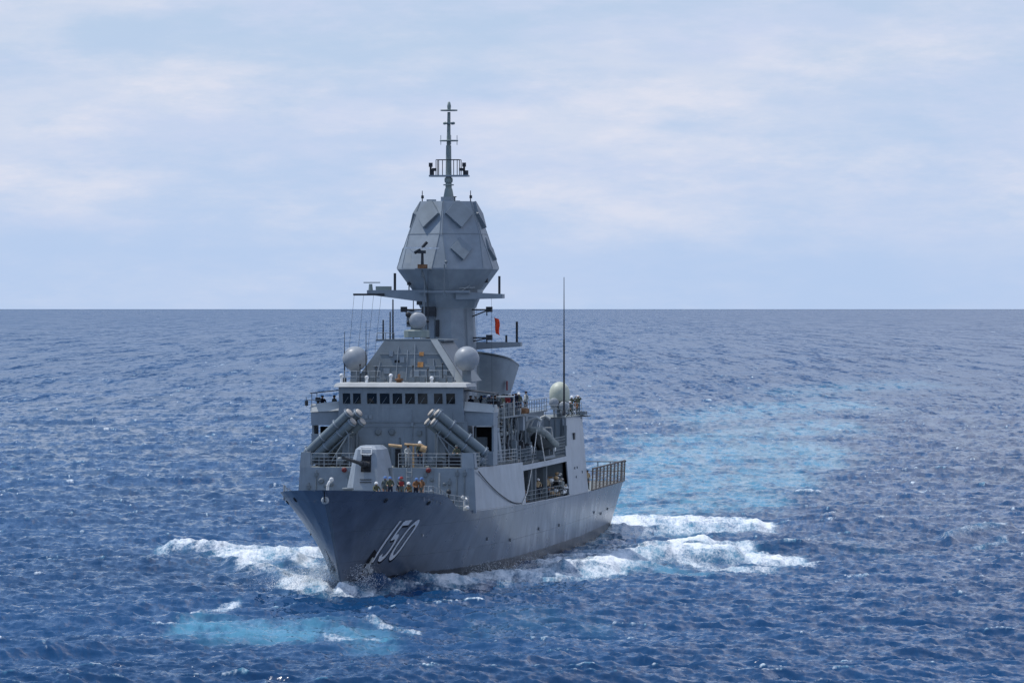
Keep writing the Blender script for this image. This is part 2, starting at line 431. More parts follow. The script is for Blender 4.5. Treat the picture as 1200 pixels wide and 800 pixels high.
# anchors in their pockets
for side in (1, -1):
    p, n = on_hull(9.9, 1.75, 0.0, side); q, n2 = on_hull(10.2, 2.6, 0.0, side)
    mb = MB()
    t = (q - p).normalized(); b_ = n.cross(t).normalized()
    mb.plate([q + b_ * .42 + t * .5 + n * .03, q - b_ * .42 + t * .5 + n * .03, p - b_ * .5 + n * .03, p + b_ * .5 + n * .03], n * 0.03)
    hw = mb.build('anchor_pocket', 'dark', hull)
    mb = MB(); mb.cur = 0
    c0 = p + n * .22
    mb.lathe([(0.05, -.2), (.26, -.12), (.30, 0), (.24, .14), (.06, .2)], c0 - t * .05, n, 12)
    for sg in (-1, 1):
        mb.plate([c0 + b_ * sg * .1 - t * .15, c0 + b_ * sg * .62 - t * .05, c0 + b_ * sg * .58 + t * .35, c0 + b_ * sg * .40 + t * .12, c0 + b_ * sg * .1 + t * .12], n * 0.22)
    mb.tube(c0, c0 + t * 1.0 - n * .12, 0.09)
    mb.build('anchor', M['light'], hull)
    mb = MB(); pts = [on_hull(9.75 + x, z, 0.014, side)[0] for x, z in ((0, 1.55), (.45, 1.55), (.42, .95), (.12, .9))]
    mb.add(pts, [(0, 1, 2, 3)]); mb.build('rust_stain', 'rust', hull)
# fairleads along the bow
mb = MB(); mb.lathe([(.10, -.02), (.26, 0), (.30, .07), (.24, .14), (.12, .12)], (0, 0.35, 7.18), (0, -1, 0.1), 14); mb.build('bullring', 'light', hull)
for side in (1, -1):
    for u, z in ((6.2, 7.0), (13.2, 6.55)):
        p, n = on_hull(u, z, 0.0, side); mb = MB(); mb.lathe([(.08, 0), (.20, .02), (.22, .06), (.16, .09), (.08, .05)], p, n, 12); mb.build('fairlead', 'black', hull)
    p, n = on_hull(16.8, 3.95, 0.02, side); mb = MB(); mb.plate([p + Vector((0, -.2, -.08)), p + Vector((0, .2, -.05)), p + Vector((0, .2, .09)), p + Vector((0, -.2, .09))], n * .04); mb.build('draught_mark', 'light', hull)
# discharge pipes with stains
for u, z in ((34, 2.9), (43, 2.4), (57, 2.7), (69, 2.5), (94, 2.6), (101, 2.2), (107, 2.4)):
    p, n = on_hull(u, z); mb = MB(); mb.lathe([(.05, 0), (.14, 0), (.14, .08), (.05, .08)], p, n, 10); mb.build('discharge_outlet', 'metal', hull)
# sheer rubbing line
mb = MB()
for i in range(40):
    a = on_hull(25 + i * 2.3, ztop(25 + i * 2.3) - 0.05, 0.0)[0]; b2 = on_hull(25 + (i + 1) * 2.3, ztop(25 + (i + 1) * 2.3) - 0.05, 0.0)[0]
    mb.tube(a, b2, 0.045, n=6)
mb.build('rubbing_strake', 'side', hull)

# ------------------------------------------------------------------ rails
def rail(name, pts, h=1.0, gap=1.4, rows=3, parent=ship, mat='rail', r=0.024, mesh=True):
    mb = MB()
    for a, b_ in zip(pts, pts[1:]):
        a = Vector(a); b_ = Vector(b_); L = (b_ - a).length; n = max(1, round(L / gap))
        for i in range(n + 1):
            p = a.lerp(b_, i / n); mb.tube(p, p + Vector((0, 0, h)), r * 1.15, n=5)
        for k in range(rows):
            z = Vector((0, 0, h * (k + 1) / rows)); mb.tube(a + z, b_ + z, r, n=5)
    return mb.build(name, mat, parent)
rail('guard_rail', [(hullB(u, ztop(u)) - .25, u, zdeck(u)) for u in (11.5, 13.5, 15.5, 17.5, 19.5, 22, 24.6)], 1.15, 1.3)
rail('guard_rail', [(-hullB(u, ztop(u)) + .25, u, zdeck(u)) for u in (11.5, 13.5, 15.5, 17.5, 19.5, 22, 24.6)], 1.15, 1.3)

# forecastle fittings
mb = MB()
for v, u in ((-.55, 3.2), (.55, 3.2), (-2.2, 8.5), (2.2, 8.5), (3.9, 15.2), (-3.9, 15.2)):
    z = zdeck(u)
    for du in (-.22, .22): mb.lathe([(.12, 0), (.12, .42), (.17, .46), (.17, .52), (.02, .54)], (v, u + du, z), n=12)
    mb.box(v - .2, v + .2, u - .45, u + .45, z - .05, z + .06)
mb.build_each('bollard_pair', 'metal', deck)
mb = MB(); mb.lathe([(.5, 0), (.5, .15), (.32, .3), (.28, .75), (.44, .85), (.44, .98), (.05, 1.0)], (0, 9.2, zdeck(9.2)), n=18); mb.build('capstan', 'metal', deck)
mb = MB(); mb.path([(-1.05, 6.6, 6.9), (-1.05, 6.6, 8.0), (-.92, 6.6, 8.3), (-.75, 6.6, 8.45)], 0.11, 8); mb.sphere((-.75, 6.6, 8.5), 0.17, 12); mb.build('vent_cowl', 'white', deck)

# ------------------------------------------------------------------ gun
gun = empty('naval_gun', ship)
mb = MB(); mb.lathe([(1.75, 0), (1.75, .35), (1.55, .5)], (0, 18.3, zdeck(18.3) - .1), n=28); mb.build('gun_ring', 'metal', gun)
zb, ztp = 6.2, 10.72
def gring(z, wf, ws, yf, yc, yb):
    return [(-wf, yf, z), (wf, yf, z), (ws, yc, z), (ws * .93, yb, z), (-ws * .93, yb, z), (-ws, yc, z)]
mb = MB(); mb.loft([gring(zb, 1.05, 1.72, 16.2, 17.3, 20.9), gring(7.4, 1.0, 1.66, 16.25, 17.3, 20.85), gring(9.75, .80, 1.22, 16.75, 17.6, 20.5), gring(10.45, .72, 1.05, 16.95, 17.75, 20.3), gring(ztp, .5, .72, 17.35, 18.0, 20.0)])
gh = mb.build('gun_house', 'gun', gun)
mb = MB(); mb.plate([(-.40, 16.46, 8.75), (.38, 16.46, 8.75), (.33, 16.84, 10.15), (-.36, 16.84, 10.15)], (0, -.05, .02)); mb.build('gun_port', 'dark', gun)
mb = MB()
for a, b_ in (((-.42, 16.72, 10.1), (-.42, 16.86, 10.6)), ((.38, 16.72, 10.1), (.38, 16.86, 10.6)), ((-.42, 16.86, 10.6), (.38, 16.86, 10.6)), ((-.42, 16.72, 10.1), (.38, 16.72, 10.1))): mb.tube(a, b_, .05, n=6)
mb.box(-.28, .28, 16.74, 16.95, 9.55, 10.15)
mb.build('gun_port_frame', 'white', gun)
mb = MB()
axis = Vector((-.10, -1, .12)).normalized(); p0 = Vector((-.02, 16.9, 9.25))
mb.tube(p0, p0 + axis * 1.5, .26, .22, 14); mb.tube(p0 + axis * 1.5, p0 + axis * 3.6, .15, .13, 14); mb.tube(p0 + axis * 3.6, p0 + axis * 6.2, .125, .105, 14); mb.tube(p0 + axis * 6.1, p0 + axis * 6.35, .14, .14, 14)
mb.lathe([(.3, -.3), (.36, 0), (.3, .3)], p0 + axis * .1, (1, 0, 0), 14)
mb.build('gun_barrel', 'black', gun)
mb = MB()
for z in (7.95, 8.15): mb.box(-.45, .45, 16.42 + (z - 7.95) * .2 - .13, 16.5, z, z + .05)
mb.build_each('gun_step', 'black', gun)
mb = MB(); mb.box(1.2, 1.5, 18.6, 19.5, 7.8, 9.0); mb.build('gun_hatch', 'metal', gun)

# ------------------------------------------------------------------ lower deckhouse
front = empty('deckhouse', ship)
D0, DZ = 25.0, 8.8
mb = MB()
mb.hexa([(-7.12, D0, 5.3), (7.12, D0, 5.3), (7.12, D0 + .3, 5.3), (-7.12, D0 + .3, 5.3), (-6.92, D0 + .25, DZ), (6.92, D0 + .25, DZ), (6.92, D0 + .5, DZ), (-6.92, D0 + .5, DZ)])
for sgn, a, b_ in ((-1, 6.1, 6.92), (1, 5.95, 6.92)):
    x0, x1 = sorted((sgn * a, sgn * b_)); y0, y1 = sorted((sgn * a, sgn * (b_ - .1)))
    mb.hexa([(x0, D0 + .25, DZ + .002), (x1, D0 + .25, DZ + .002), (x1, D0 + .37, DZ + .002), (x0, D0 + .37, DZ + .002), (y0, D0 + .4, 9.98), (y1, D0 + .4, 9.98), (y1, D0 + .52, 9.98), (y0, D0 + .52, 9.98)])
    s6 = sgn * 6.92
    mb.hexa([(s6 - .06, D0 + .37, DZ + .002), (s6 + .06, D0 + .37, DZ + .002), (s6 + .06, D0 + 1.6, DZ + .002), (s6 - .06, D0 + 1.6, DZ + .002), (s6 - sgn * .1 - .06, D0 + .52, 9.98), (s6 - sgn * .1 + .06, D0 + .52, 9.98), (s6 - sgn * .1 + .06, D0 + 1.3, 9.98), (s6 - sgn * .1 - .06, D0 + 1.3, 9.98)])
mb.build('deckhouse_bulkhead', 'grey', front)
# ship side plating, both sides, with the boat bay opening
def side_v(u, z):  # tumblehome above the sheer
    base_ = hullB(u, ztop(u)); return base_ - 0.085 * (z - ztop(u))
def side_panel(mb, u0, u1, za, zb_, side, th=0.10, n=8):
    za_ = za if callable(za) else (lambda u: za); zb2 = zb_ if callable(zb_) else (lambda u: zb_)
    g = []
    for i in range(n + 1):
        u = u0 + (u1 - u0) * i / n; a, b_ = za_(u), zb2(u)
        g.append([(side * side_v(u, a), u, a), (side * side_v(u, b_), u, b_), (side * (side_v(u, b_) - th), u, b_), (side * (side_v(u, a) - th), u, a)])
    mb.loft(g, True)
BAY0, BAY1, BZ0, BZ1 = 48.6, 74.6, 5.12, 7.85
zsh = lambda u: ztop(u) + .004
for side in (1, -1):
    mb = MB()
    side_panel(mb, D0 + .2, BAY0, zsh, lambda u: DZ - .25 * (u - D0) / 25, side)
    mb.build('side_plating', 'side', front)
    mb = MB(); side_panel(mb, BAY0 + .002, BAY1, BZ1, 8.3, side); mb.build('bay_lintel', 'side', front)
    mb = MB(); side_panel(mb, BAY1, 87.5, zsh, lambda u: 11.62 if u > 75.2 else 11.62, side); mb.build('hangar_side', 'side', front)
# 01 deck platform, step-down platform aft
mb = MB(); mb.box(-6.85, 6.85, D0 + .52, 46, DZ - .15, DZ - .004); mb.box(-6.8, 6.8, 46.001, 75, 8.3, 8.45); mb.build('launcher_deck', 'deck', front)
# boat bay interior
mb = MB(); mb.box(-2.2, 2.2, BAY0 - 6, 75, 5.0, 8.29); mb.box(-7.0, 7.0, BAY0 - .5, BAY0 - .3, 5.0, 8.2); mb.build('bay_bulkhead', 'grey', front)
mb = MB()
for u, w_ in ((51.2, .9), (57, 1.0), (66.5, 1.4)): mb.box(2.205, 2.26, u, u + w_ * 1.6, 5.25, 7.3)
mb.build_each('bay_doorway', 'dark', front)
mb = MB()
for u in (55.2, 57.4): mb.box(6.55, 6.85, u, u + .35, 5.0, 8.28)
mb.box(6.5, 6.8, 63.9, 64.2, 5.0, 8.28); mb.build_each('bay_pillar', 'metal', front)
mb = MB()
for u in (50.3, 52.6): mb.box(4.6, 5.6, u, u + 1.2, 5.02, 6.3)
mb.box(4.6, 6.0, 59.4, 60.6, 5.02, 6.9); mb.build_each('bay_locker', 'metal', front)
# front bulkhead details
mb = MB()
for v, z, r in ((-5.2, 7.75, .22), (-4.85, 7.35, .13), (-5.35, 6.75, .14), (-4.9, 6.75, .14), (-4.2, 6.1, .12), (-3.75, 6.1, .12), (-6.65, 6.2, .13), (-6.65, 6.75, .12), (-4.4, 7.5, .15), (3.6, 7.9, .16), (4.6, 7.55, .12)):
    mb.lathe([(r * .5, 0), (r, .02), (r, .18), (r * .6, .2)], (v, D0 + .25 * (z - 5.3) / 3.5, z), (0, -1, 0), 12)
mb.build_each('pipe_fitting', 'metal', front)
mb = MB()
for v in (-3.35, 3.35):
    mb.lathe([(.05, 0), (.19, .02), (.2, .2), (.1, .24)], (v, D0 + .2, 8.62), (0, -1, 0), 14)
mb.build_each('fire_hose_reel', 'red', front)
mb = MB()
for k in range(3): mb.lathe([(.02, 0), (.11, .01), (.1, .05), (.02, .06)], (3.55, D0 + .10, 7.05 - .4 * k), (0, -1, .07), 12)
mb.build_each('signal_lamp', 'white', front)
mb = MB(); mb.box(2.0, 2.75, D0 - .02, D0 + .2, 5.6, 7.6); mb.build('weather_door', 'mast', front)
mb = MB()
for k in range(8): mb.tube((1.6, D0 - .02 + .02 * k, 5.8 + .38 * k), (2.0, D0 - .02 + .02 * k, 5.8 + .38 * k), .025, n=5)
mb.tube((1.6, D0 - .03, 5.6), (1.6, D0 + .22, 8.8), .03, n=5); mb.tube((2.0, D0 - .03, 5.6), (2.0, D0 + .22, 8.8), .03, n=5)
mb.build('access_ladder', 'rail', front)
mb = MB(); mb.tube((4.2, D0, 5.5), (4.2, D0 + .2, 8.4), .06); mb.tube((-2.4, D0, 5.5), (-2.4, D0 + .2, 8.4), .05)
mb.build_each('riser_pipe', 'rail', front)
mb = MB()
for v, u, h_ in ((5.2, 23.6, 1.5), (5.55, 23.9, .9), (4.9, 24.0, .8)): mb.tube((v, u, zdeck(u)), (v, u, zdeck(u) + h_), .09, .07)
mb.sphere((5.2, 23.6, zdeck(23.6) + 1.5), .2, 10); mb.build('vent_pipe', 'black', front)
mb = MB(); mb.path([(6.3, 24.4, 5.5), (6.3, 24.4, 6.3), (6.45, 24.2, 6.5), (6.6, 24.0, 6.4)], .08); mb.sphere((6.55, 24.1, 5.75), .2, 10); mb.sphere((6.2, 24.2, 6.55), .15, 10); mb.build('mooring_fairlead', 'white', front)
rail('guard_rail', [(-6.05, D0 + .45, DZ), (-2.0, D0 + .45, DZ)], 1.1, 1.05, 4, front)
rail('guard_rail', [(.9, D0 + .45, DZ), (5.9, D0 + .45, DZ)], 1.1, .95, 4, front)
rail('guard_rail', [(side_v(u, 8.7) - .1, u, DZ - .25 * (u - D0) / 25) for u in (27, 34, 41, 46.5)], 1.15, 1.5, 4, front)
rail('guard_rail', [(-side_v(u, 8.7) + .1, u, DZ - .25 * (u - D0) / 25) for u in (27, 34, 41, 46.5)], 1.15, 1.5, 4, front)
rail('guard_rail', [(side_v(u, 8.4) - .1, u, 8.45) for u in (46.6, 56.5)], 1.15, 1.2, 4, front, 'metal')
rail('guard_rail', [(side_v(u, 8.4) - .1, u, 8.45) for u in (66.5, 74.5)], 1.6, .7, 6, front, 'metal')
rail('guard_rail', [(hullB(u, 5) - .12, u, zdeck(u)) for u in (49, 60, 74)], 1.05, 1.4, 3, front, 'metal')
for v, u, w_, h_ in ((-5.6, 26.6, .5, .7), (-4.6, 27.3, .9, .5), (-3.2, 27.0, .6, .9), (-2.4, 29.0, .8, 1.2), (3.0, 27.2, .5, .8), (3.7, 26.6, .4, .5), (4.0, 29.5, .8, 1.0)):
    mb = MB(); mb.box(v, v + w_, u, u + .6, DZ, DZ + h_); mb.build('deck_box', 'metal' if h_ > .75 else 'black', front)
for v in (-3.9, 3.3):
    mb = MB(); mb.lathe([(.12, 0), (.3, .03), (.3, .09), (.12, .12)], (v, 26.2, DZ + .5), (0, -1, 0), 14); mb.tube((v, 26.2, DZ), (v, 26.2, DZ + .5), .05); mb.build('hose_reel', 'metal', front)
for k, (v, z0_, z1_) in enumerate(((-6.2, 5.5, 7.6), (-5.6, 5.5, 8.6), (-3.0, 5.5, 8.5), (3.1, 5.6, 8.6), (5.0, 5.6, 8.0), (5.6, 6.2, 8.7), (6.2, 6.6, 8.7))):
    f_ = lambda z: D0 + .25 * (z - 5.3) / 3.5 - .04
    mb = MB(); mb.tube((v, f_(z0_), z0_), (v, f_(z1_), z1_), .05, n=6); mb.box(v - .14, v + .14, f_(z1_) - .12, f_(z1_) + .1, z1_ - .5, z1_ - .2); mb.build('bulkhead_pipe', 'metal', front)
# deck clutter between the launchers
mb = MB(); mb.box(1.0, 2.6, 27.0, 28.0, DZ, 9.9); mb.build('ready_locker', 'grey', front)
mb = MB(); mb.box(.35, .95, D0 + 1.2, D0 + 1.9, DZ, 10.35); mb.box(4.6, 5.5, 28.2, 29, DZ, 9.95); mb.box(-5.9, -5.1, 27.4, 28, DZ, 9.8); mb.build_each('equipment_cabinet', 'metal', front)
mb = MB(); mb.box(.55, .95, D0 + .9, D0 + 1.1, DZ + .02, 10.25); mb.box(4.9, 5.7, D0 + .9, D0 + 1.05, DZ + .05, 9.7); mb.build_each('storage_recess', 'dark', front)
mb = MB()
mb.tube((0.05, D0 + .75, 10.55), (1.1, D0 + .75, 10.45), .12, n=8); mb.tube((1.3, D0 + .8, 10.62), (2.75, D0 + .85, 10.55), .09, n=8); mb.tube((2.6, D0 + .9, 10.35), (3.0, D0 + .9, 10.2), .28, n=10); mb.tube((2.0, D0 + .9, DZ), (2.0, D0 + .9, 10.5), .07)
mb.build('replenishment_boom', ['wood'], front)

# ------------------------------------------------------------------ missile launchers
for sgn in (-1, 1):
    ml = empty('missile_launcher', ship)
    ax = Vector((sgn * .72, .28, -.63)).normalized()          # from muzzle (high, inboard) to tail (low, outboard)
    up = Vector((sgn * .5, 0, .8)); up = (up - ax * up.dot(ax)).normalized(); si = ax.cross(up).normalized()
    head = Vector((sgn * 3.5, 28.0, 13.05))
    L = 5.15
    for a in (0, 1):
        for b_ in (0, 1):
            p0 = head + Vector((-sgn * (.62 * b_ + .28 * a), .78 * b_, -.69 * a - .02 * b_))
            p1 = p0 + ax * L
            mb = MB(); mb.tube(p0, p1, .34, n=18)
            can = mb.build('canister', 'tube', ml)
            for t in (.03, .30, .62, .95):
                mb = MB(); mb.lathe([(.335, -.07), (.395, -.06), (.395, .06), (.335, .07)], p0 + ax * (L * t), ax, 18, cap=False)
                q_ = p0 + ax * (L * t) + up * .40; mb.tube(q_ - ax * .1, q_ + ax * .1, .07, n=6); mb.build('canister_strap', 'grey', ml)
            mb = MB(); mb.lathe([(.335, 0), (.335, .06), (.26, .10), (.02, .115)], p0 + ax * .004, -ax, 18); mb.build('canister_cover', 'tan', ml)
    mb = MB()
    hc = head + Vector((-sgn * .35, .4, -.35)); c0 = hc + ax * (L * .20) - up * .8; c1 = hc + ax * (L * .68) - up * .8
    for s2 in (-.75, .75):
        q0 = c0 + si * s2; q1 = c1 + si * s2
        mb.tube(q0, q1, .07); mb.tube(q0, (q0.x, q0.y, DZ), .09); mb.tube(q0, (q0.x + sgn * 1.6, q0.y, DZ), .07); mb.tube(q1, (q1.x, q1.y, DZ), .07)
        mb.tube((q0.x, q0.y, DZ + .8), (q1.x, q1.y, DZ + .2), .05)
        mb.tube(q0 + up * .4, q0 - up * .05, .06)
    mb.tube(c0 - si * .8, c0 + si * .8, .08); mb.tube(c1 - si * .8, c1 + si * .8, .08)
    x0, x1 = sorted((c0.x - sgn * .15, c0.x + sgn * .85))
    mb.frus((x0, x1, c0.y - .55, c0.y + .9), (x0 + .2, x1 - .15, c0.y - .35, c0.y + .7), DZ, c0.z - .35)
    mb.build('launcher_frame', 'metal', ml)
    mb = MB(); x0, x1 = sorted((sgn * 4.2, sgn * 6.3)); mb.box(x0, x1, 28.3, 30.2, DZ, 9.25); mb.box(x0 + .3, x1 - .3, 28.6, 29.8, 9.25, 9.6); mb.build('launcher_shade_block', 'black', ml)  # black blocks stand in for the shadow beneath the canisters

# ------------------------------------------------------------------ bridge
br = empty('bridge', ship)
mb = MB(); mb.frus((-5.35, 5.35, 31.6, 45.5), (-5.3, 5.3, 31.65, 45.4), DZ - .01, 12.24); mb.build('bridge_base', 'grey', br)
mb = MB(); mb.frus((-7.35, 7.35, 31.9, 34.2), (-7.4, 7.4, 31.9, 34.2), 11.95, 13.12); mb.frus((-5.1, 5.1, 31.6, 36), (-5.05, 5.05, 31.5, 36), 12.25, 13.3); mb.box(-3.6, 3.6, 36.001, 45, 12.25, 13.29); mb.build('bridge_wing', 'grey', br)
mb = MB()
for sgn in (-1, 1):
    x = sorted((sgn * 6.05, sgn * 7.35)); mb.box(x[0], x[1], 31.95, 34.1, 8.8, 9.9 if sgn > 0 else 11.25)
    x = sorted((sgn * 7.2, sgn * 7.35)); mb.box(x[0], x[1], 32.2, 34.15, 9.9 if sgn > 0 else 11.25, 11.94)
mb.build_each('wing_support', 'grey', br)
mb = MB()
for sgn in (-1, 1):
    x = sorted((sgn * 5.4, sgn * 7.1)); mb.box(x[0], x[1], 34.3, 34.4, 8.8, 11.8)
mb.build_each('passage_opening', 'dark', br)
mb = MB(); mb.box(5.75, 6.6, 33.4, 33.8, 8.8, 11.0); mb.tube((5.75, 33.0, 8.8), (5.75, 33.0, 11.9), .09); mb.build('passage_locker', 'metal', br)
# wing bulwarks, leaning back
for sgn in (-1, 1):
    mb = MB(); a, b_ = (5.05, 7.42)
    P0 = [(sgn * a, 31.6, 13.13), (sgn * b_, 31.85, 12.98), (sgn * (b_ + .02), 32.2, 13.62), (sgn * a, 32.0, 13.88)]
    mb.plate(P0, (0, .08, 0))
    mb.plate([(sgn * b_, 31.85, 12.98), (sgn * b_, 34.2, 12.98), (sgn * b_, 34.2, 13.62), (sgn * (b_ + .02), 32.2, 13.62)], (-sgn * .06, 0, 0))
    mb.build('wing_bulwark', 'light', br)
    mb = MB(); mb.plate([(sgn * 5.05, 31.8, 14.72), (sgn * 7.45, 31.8, 14.46), (sgn * 7.45, 34.4, 14.46), (sgn * 5.05, 34.4, 14.72)], (0, 0, .07)); mb.build('wing_awning', 'black', br)
    mb = MB()
    for u in (32.1, 34.2): mb.tube((sgn * 7.35, u, 13.1), (sgn * 7.35, u, 14.46), .03, n=5)
    mb.tube((sgn * 7.8, 32.1, 13.95), (sgn * 6.6, 32.1, 13.95), .03, n=5); mb.tube((sgn * 7.8, 32.1, 13.4), (sgn * 7.8, 32.1, 14.2), .03, n=5)
    mb.build_each('wing_stanchion', 'metal', br)
    mb = MB(); mb.tube((sgn * 7.78, 32.1, 13.5), (sgn * 7.78, 32.1, 13.9), .14); mb.tube((sgn * 6.9, 32.4, 13.2), (sgn * 6.9, 32.4, 13.9), .10); mb.box(*sorted((sgn * 6.75, sgn * 7.1)), 32.3, 32.7, 13.85, 14.15); mb.build_each('navigation_light', 'black', br)
# wheelhouse, outward-leaning window band built from mullions and panes
WB, WT, WV = 13.3, 15.0, 5.02
yb_, yt_ = 31.52, 31.30
zs0, zs1 = 13.66, 14.52
yz = lambda z: yb_ + (yt_ - yb_) * (z - WB) / (WT - WB)
mb = MB()
def wslab(x0, x1, za, zb2): mb.hexa([(x0, yz(za), za), (x1, yz(za), za), (x1, yz(za) + .3, za), (x0, yz(za) + .3, za), (x0, yz(zb2), zb2), (x1, yz(zb2), zb2), (x1, yz(zb2) + .3, zb2), (x0, yz(zb2) + .3, zb2)])
wslab(-WV, WV, WB, zs0); wslab(-WV, WV, zs1, WT)
wins = [(-4.80, -4.22), (-3.97, -3.37), (-2.83, -2.07), (-1.80, -1.04), (-.77, -.02), (.25, 1.0), (1.27, 2.02), (2.58, 3.24), (3.56, 4.24)]
wins = [(a + .09, b_ + .15) for a, b_ in wins]
edges = [-WV] + [x for w_ in wins for x in w_] + [WV]
for a, b_ in zip(edges[::2], edges[1::2]): wslab(a, b_, zs0 + .001, zs1 - .001)

for sg_ in (-1, 1):
    x0, x1 = sorted((sg_ * WV, sg_ * (WV - .15))); mb.box(x0, x1, 31.85, 35.4, WB, WT)
    x0, x1 = sorted((sg_ * WV, sg_ * 3.4)); mb.box(x0, x1, 35.401, 35.55, WB, WT)
    x0, x1 = sorted((sg_ * 3.4, sg_ * 3.25)); mb.box(x0, x1, 35.551, 41, WB, WT)
mb.box(-3.2, 3.2, 40.85, 41.01, WB, WT - .01); mb.box(-WV + .2, WV - .2, 34.5, 34.6, WB, WT - .02)
mb.build('wheelhouse', 'grey', br)
for a, b_ in wins:
    mb = MB(); mb.plate([(a, yz(zs0) + .1, zs0), (b_, yz(zs0) + .1, zs0), (b_, yz(zs1) + .1, zs1), (a, yz(zs1) + .1, zs1)], (0, .03, 0)); w_ = mb.build('bridge_window', 'glass', br)
    mb = MB()
    for p, q in (((a, zs0), (b_, zs0)), ((b_, zs0), (b_, zs1)), ((b_, zs1), (a, zs1)), ((a, zs1), (a, zs0))): mb.tube((p[0], yz(p[1]) - .012, p[1]), (q[0], yz(q[1]) - .012, q[1]), .022, n=4)
    mb.tube(((a + b_) / 2 - .2, yz(zs0) - .03, zs0 + .03), ((a + b_) / 2 + .15, yz(zs0 + .55) - .03, zs0 + .55), .014, n=4)
    mb.build('window_frame', 'mast', br)
RO = lambda e, z: [(-5.35 + e, 30.95 + e * 1.6, z), (5.4 - e, 30.95 + e * 1.6, z), (5.4 - e, 35.7, z), (3.7 - e, 35.9, z), (3.7 - e, 41.5 - e, z), (-3.7 + e, 41.5 - e, z), (-3.7 + e, 35.9, z), (-5.35 + e, 35.7, z)]
mb = MB(); mb.loft([RO(0, 15.02), RO(.12, 15.28), RO(.45, 15.36)])
mb.build('bridge_roof', 'roof', br)
mb = MB()
for v, z in ((-1.85, 11.45), (-.75, 11.45)): mb.lathe([(.1, 0), (.24, .02), (.27, .12), (.2, .16)], (v, 31.6, z), (0, -1, 0), 14)
mb.build_each('porthole', 'metal', br)
mb = MB(); mb.box(-2.95, -2.7, 31.5, 31.62, 12.5, 12.8); mb.box(-2.6, -2.35, 31.5, 31.62, 12.5, 12.8); mb.box(-3.0, -2.3, 31.52, 31.6, 10.1, 10.4); mb.build_each('bulkhead_box', 'mast', br)
mb = MB(); mb.tube((-5.3, 31.55, 12.235), (5.3, 31.55, 12.235), .03, n=5); mb.tube((-3.6, 31.55, 8.8), (-3.6, 31.55, 12.2), .05); mb.build('weld_seam', 'mast', br)
mb = MB()
for v, h_ in ((-4.95, .5), (-2.9, .35), (2.35, .3), (-.95, .5)): mb.tube((v, 32.2, 15.35), (v, 32.2, 15.35 + h_), .12, .09); mb.sphere((v, 32.2, 15.4 + h_), .17, 10)
mb.build_each('roof_lamp', 'white', br)
mb = MB(); mb.lathe([(.05, 0), (.34, .05), (.38, .12), (.1, .22), (.12, .5), (.02, .55)], (-.25, 32.0, 15.5), n=14); mb.box(-.45, -.05, 31.9, 32.1, 15.35, 15.6); mb.build('searchlight', 'rust', br)
rail('roof_rail', [(-4.9, 33.2, 15.36), (-2.0, 33.2, 15.36)], .9, 1.0, 2, br); rail('roof_rail', [(.5, 33.2, 15.36), (4.0, 33.2, 15.36)], .95, 1.1, 2, br)
mb = MB()
rg = random.Random(3)
for k in range(16):
    v = -3.4 + k * .46; hh = rg.uniform(.15, .55); mb.box(v, v + rg.uniform(.12, .35), 33.6 + rg.uniform(0, .5), 34.3, 15.36, 15.36 + hh)
mb.build_each('roof_fitting', 'metal', br)

for k, (v, z0_, z1_, r_) in enumerate(((-4.9, 8.8, 12.1, .05), (-4.3, 9.4, 13.2, .035), (-.1, 8.8, 11.0, .05), (.9, 10.8, 13.2, .035), (2.0, 8.8, 12.2, .05), (4.2, 9.2, 13.1, .04), (4.9, 8.8, 12.1, .05))):
    mb = MB(); mb.tube((v, 31.53, z0_), (v, 31.53, z1_), r_, n=6); mb.box(v - .11, v + .11, 31.45, 31.6, z0_ + 1.1, z0_ + 1.4); mb.build('bulkhead_pipe', 'grey' if k % 2 else 'metal', br)
for v, z, w_, h_ in ((-3.9, 10.3, .5, .8), (-1.6, 9.0, .7, 1.5), (.3, 9.2, .5, .7), (1.3, 11.2, .35, .35), (3.0, 9.2, .6, 1.0), (4.45, 10.6, .4, .5)):
    mb = MB(); mb.box(v, v + w_, 31.38, 31.62, z, z + h_); mb.build('bulkhead_locker', 'metal', br)
mb = MB(); mb.tube((-4.9, 31.5, 11.9), (4.9, 31.5, 11.9), .03, n=5); mb.build('cable_run', 'mast', br)
for v, w_ in ((-4.3, .5), (-3.2, .35), (-2.2, .6), (-1.3, .3), (.4, .5), (1.3, .4), (2.9, .5), (3.6, .3)):
    mb = MB(); mb.box(v, v + w_, 32.6, 33.1, 15.36, 15.36 + .25 + .2 * math.sin(v * 3) ** 2); mb.build('roof_locker', 'metal', br)
for v in (-3.6, -2.3, .7, 1.9, 3.1):
    mb = MB(); mb.tube((v, 33.0, 15.36), (v, 33.0, 16.3 + .5 * math.cos(v) ** 2), .04, n=6); mb.sphere((v, 33.0, 16.35 + .5 * math.cos(v) ** 2), .09, 8); mb.build('roof_aerial', 'black', br)

# house on the bridge roof carrying the gun director
hs = empty('director_house', ship)
mb = MB(); mb.frus((-4.55, 4.45, 35.7, 44), (-2.3, 2.25, 36.5, 43), 15.36, 18.62); mb.build('house_wall', 'metal', hs)
mb = MB(); mb.box(-3.0, 2.6, 36.6, 43.3, 18.63, 18.78); mb.build('house_platform', 'metal', hs)
mb = MB(); mb.plate([(1.55, 36.2, 18.75), (2.1, 36.2, 18.75), (4.45, 35.35, 15.38), (3.8, 35.35, 15.38)], (0, .10, 0)); mb.build('corner_plate', 'light', hs)
mb = MB(); mb.plate([(.55, 35.88, 16.55), (1.0, 35.88, 16.55), (1.0, 35.98, 16.95), (.55, 35.98, 16.95)], (0, .08, 0)); mb.plate([(.65, 36.1, 17.45), (1.0, 36.1, 17.45), (1.0, 36.18, 17.75), (.65, 36.18, 17.75)], (0, .08, 0)); mb.build_each('warning_placard', 'orange', hs)
mb = MB()
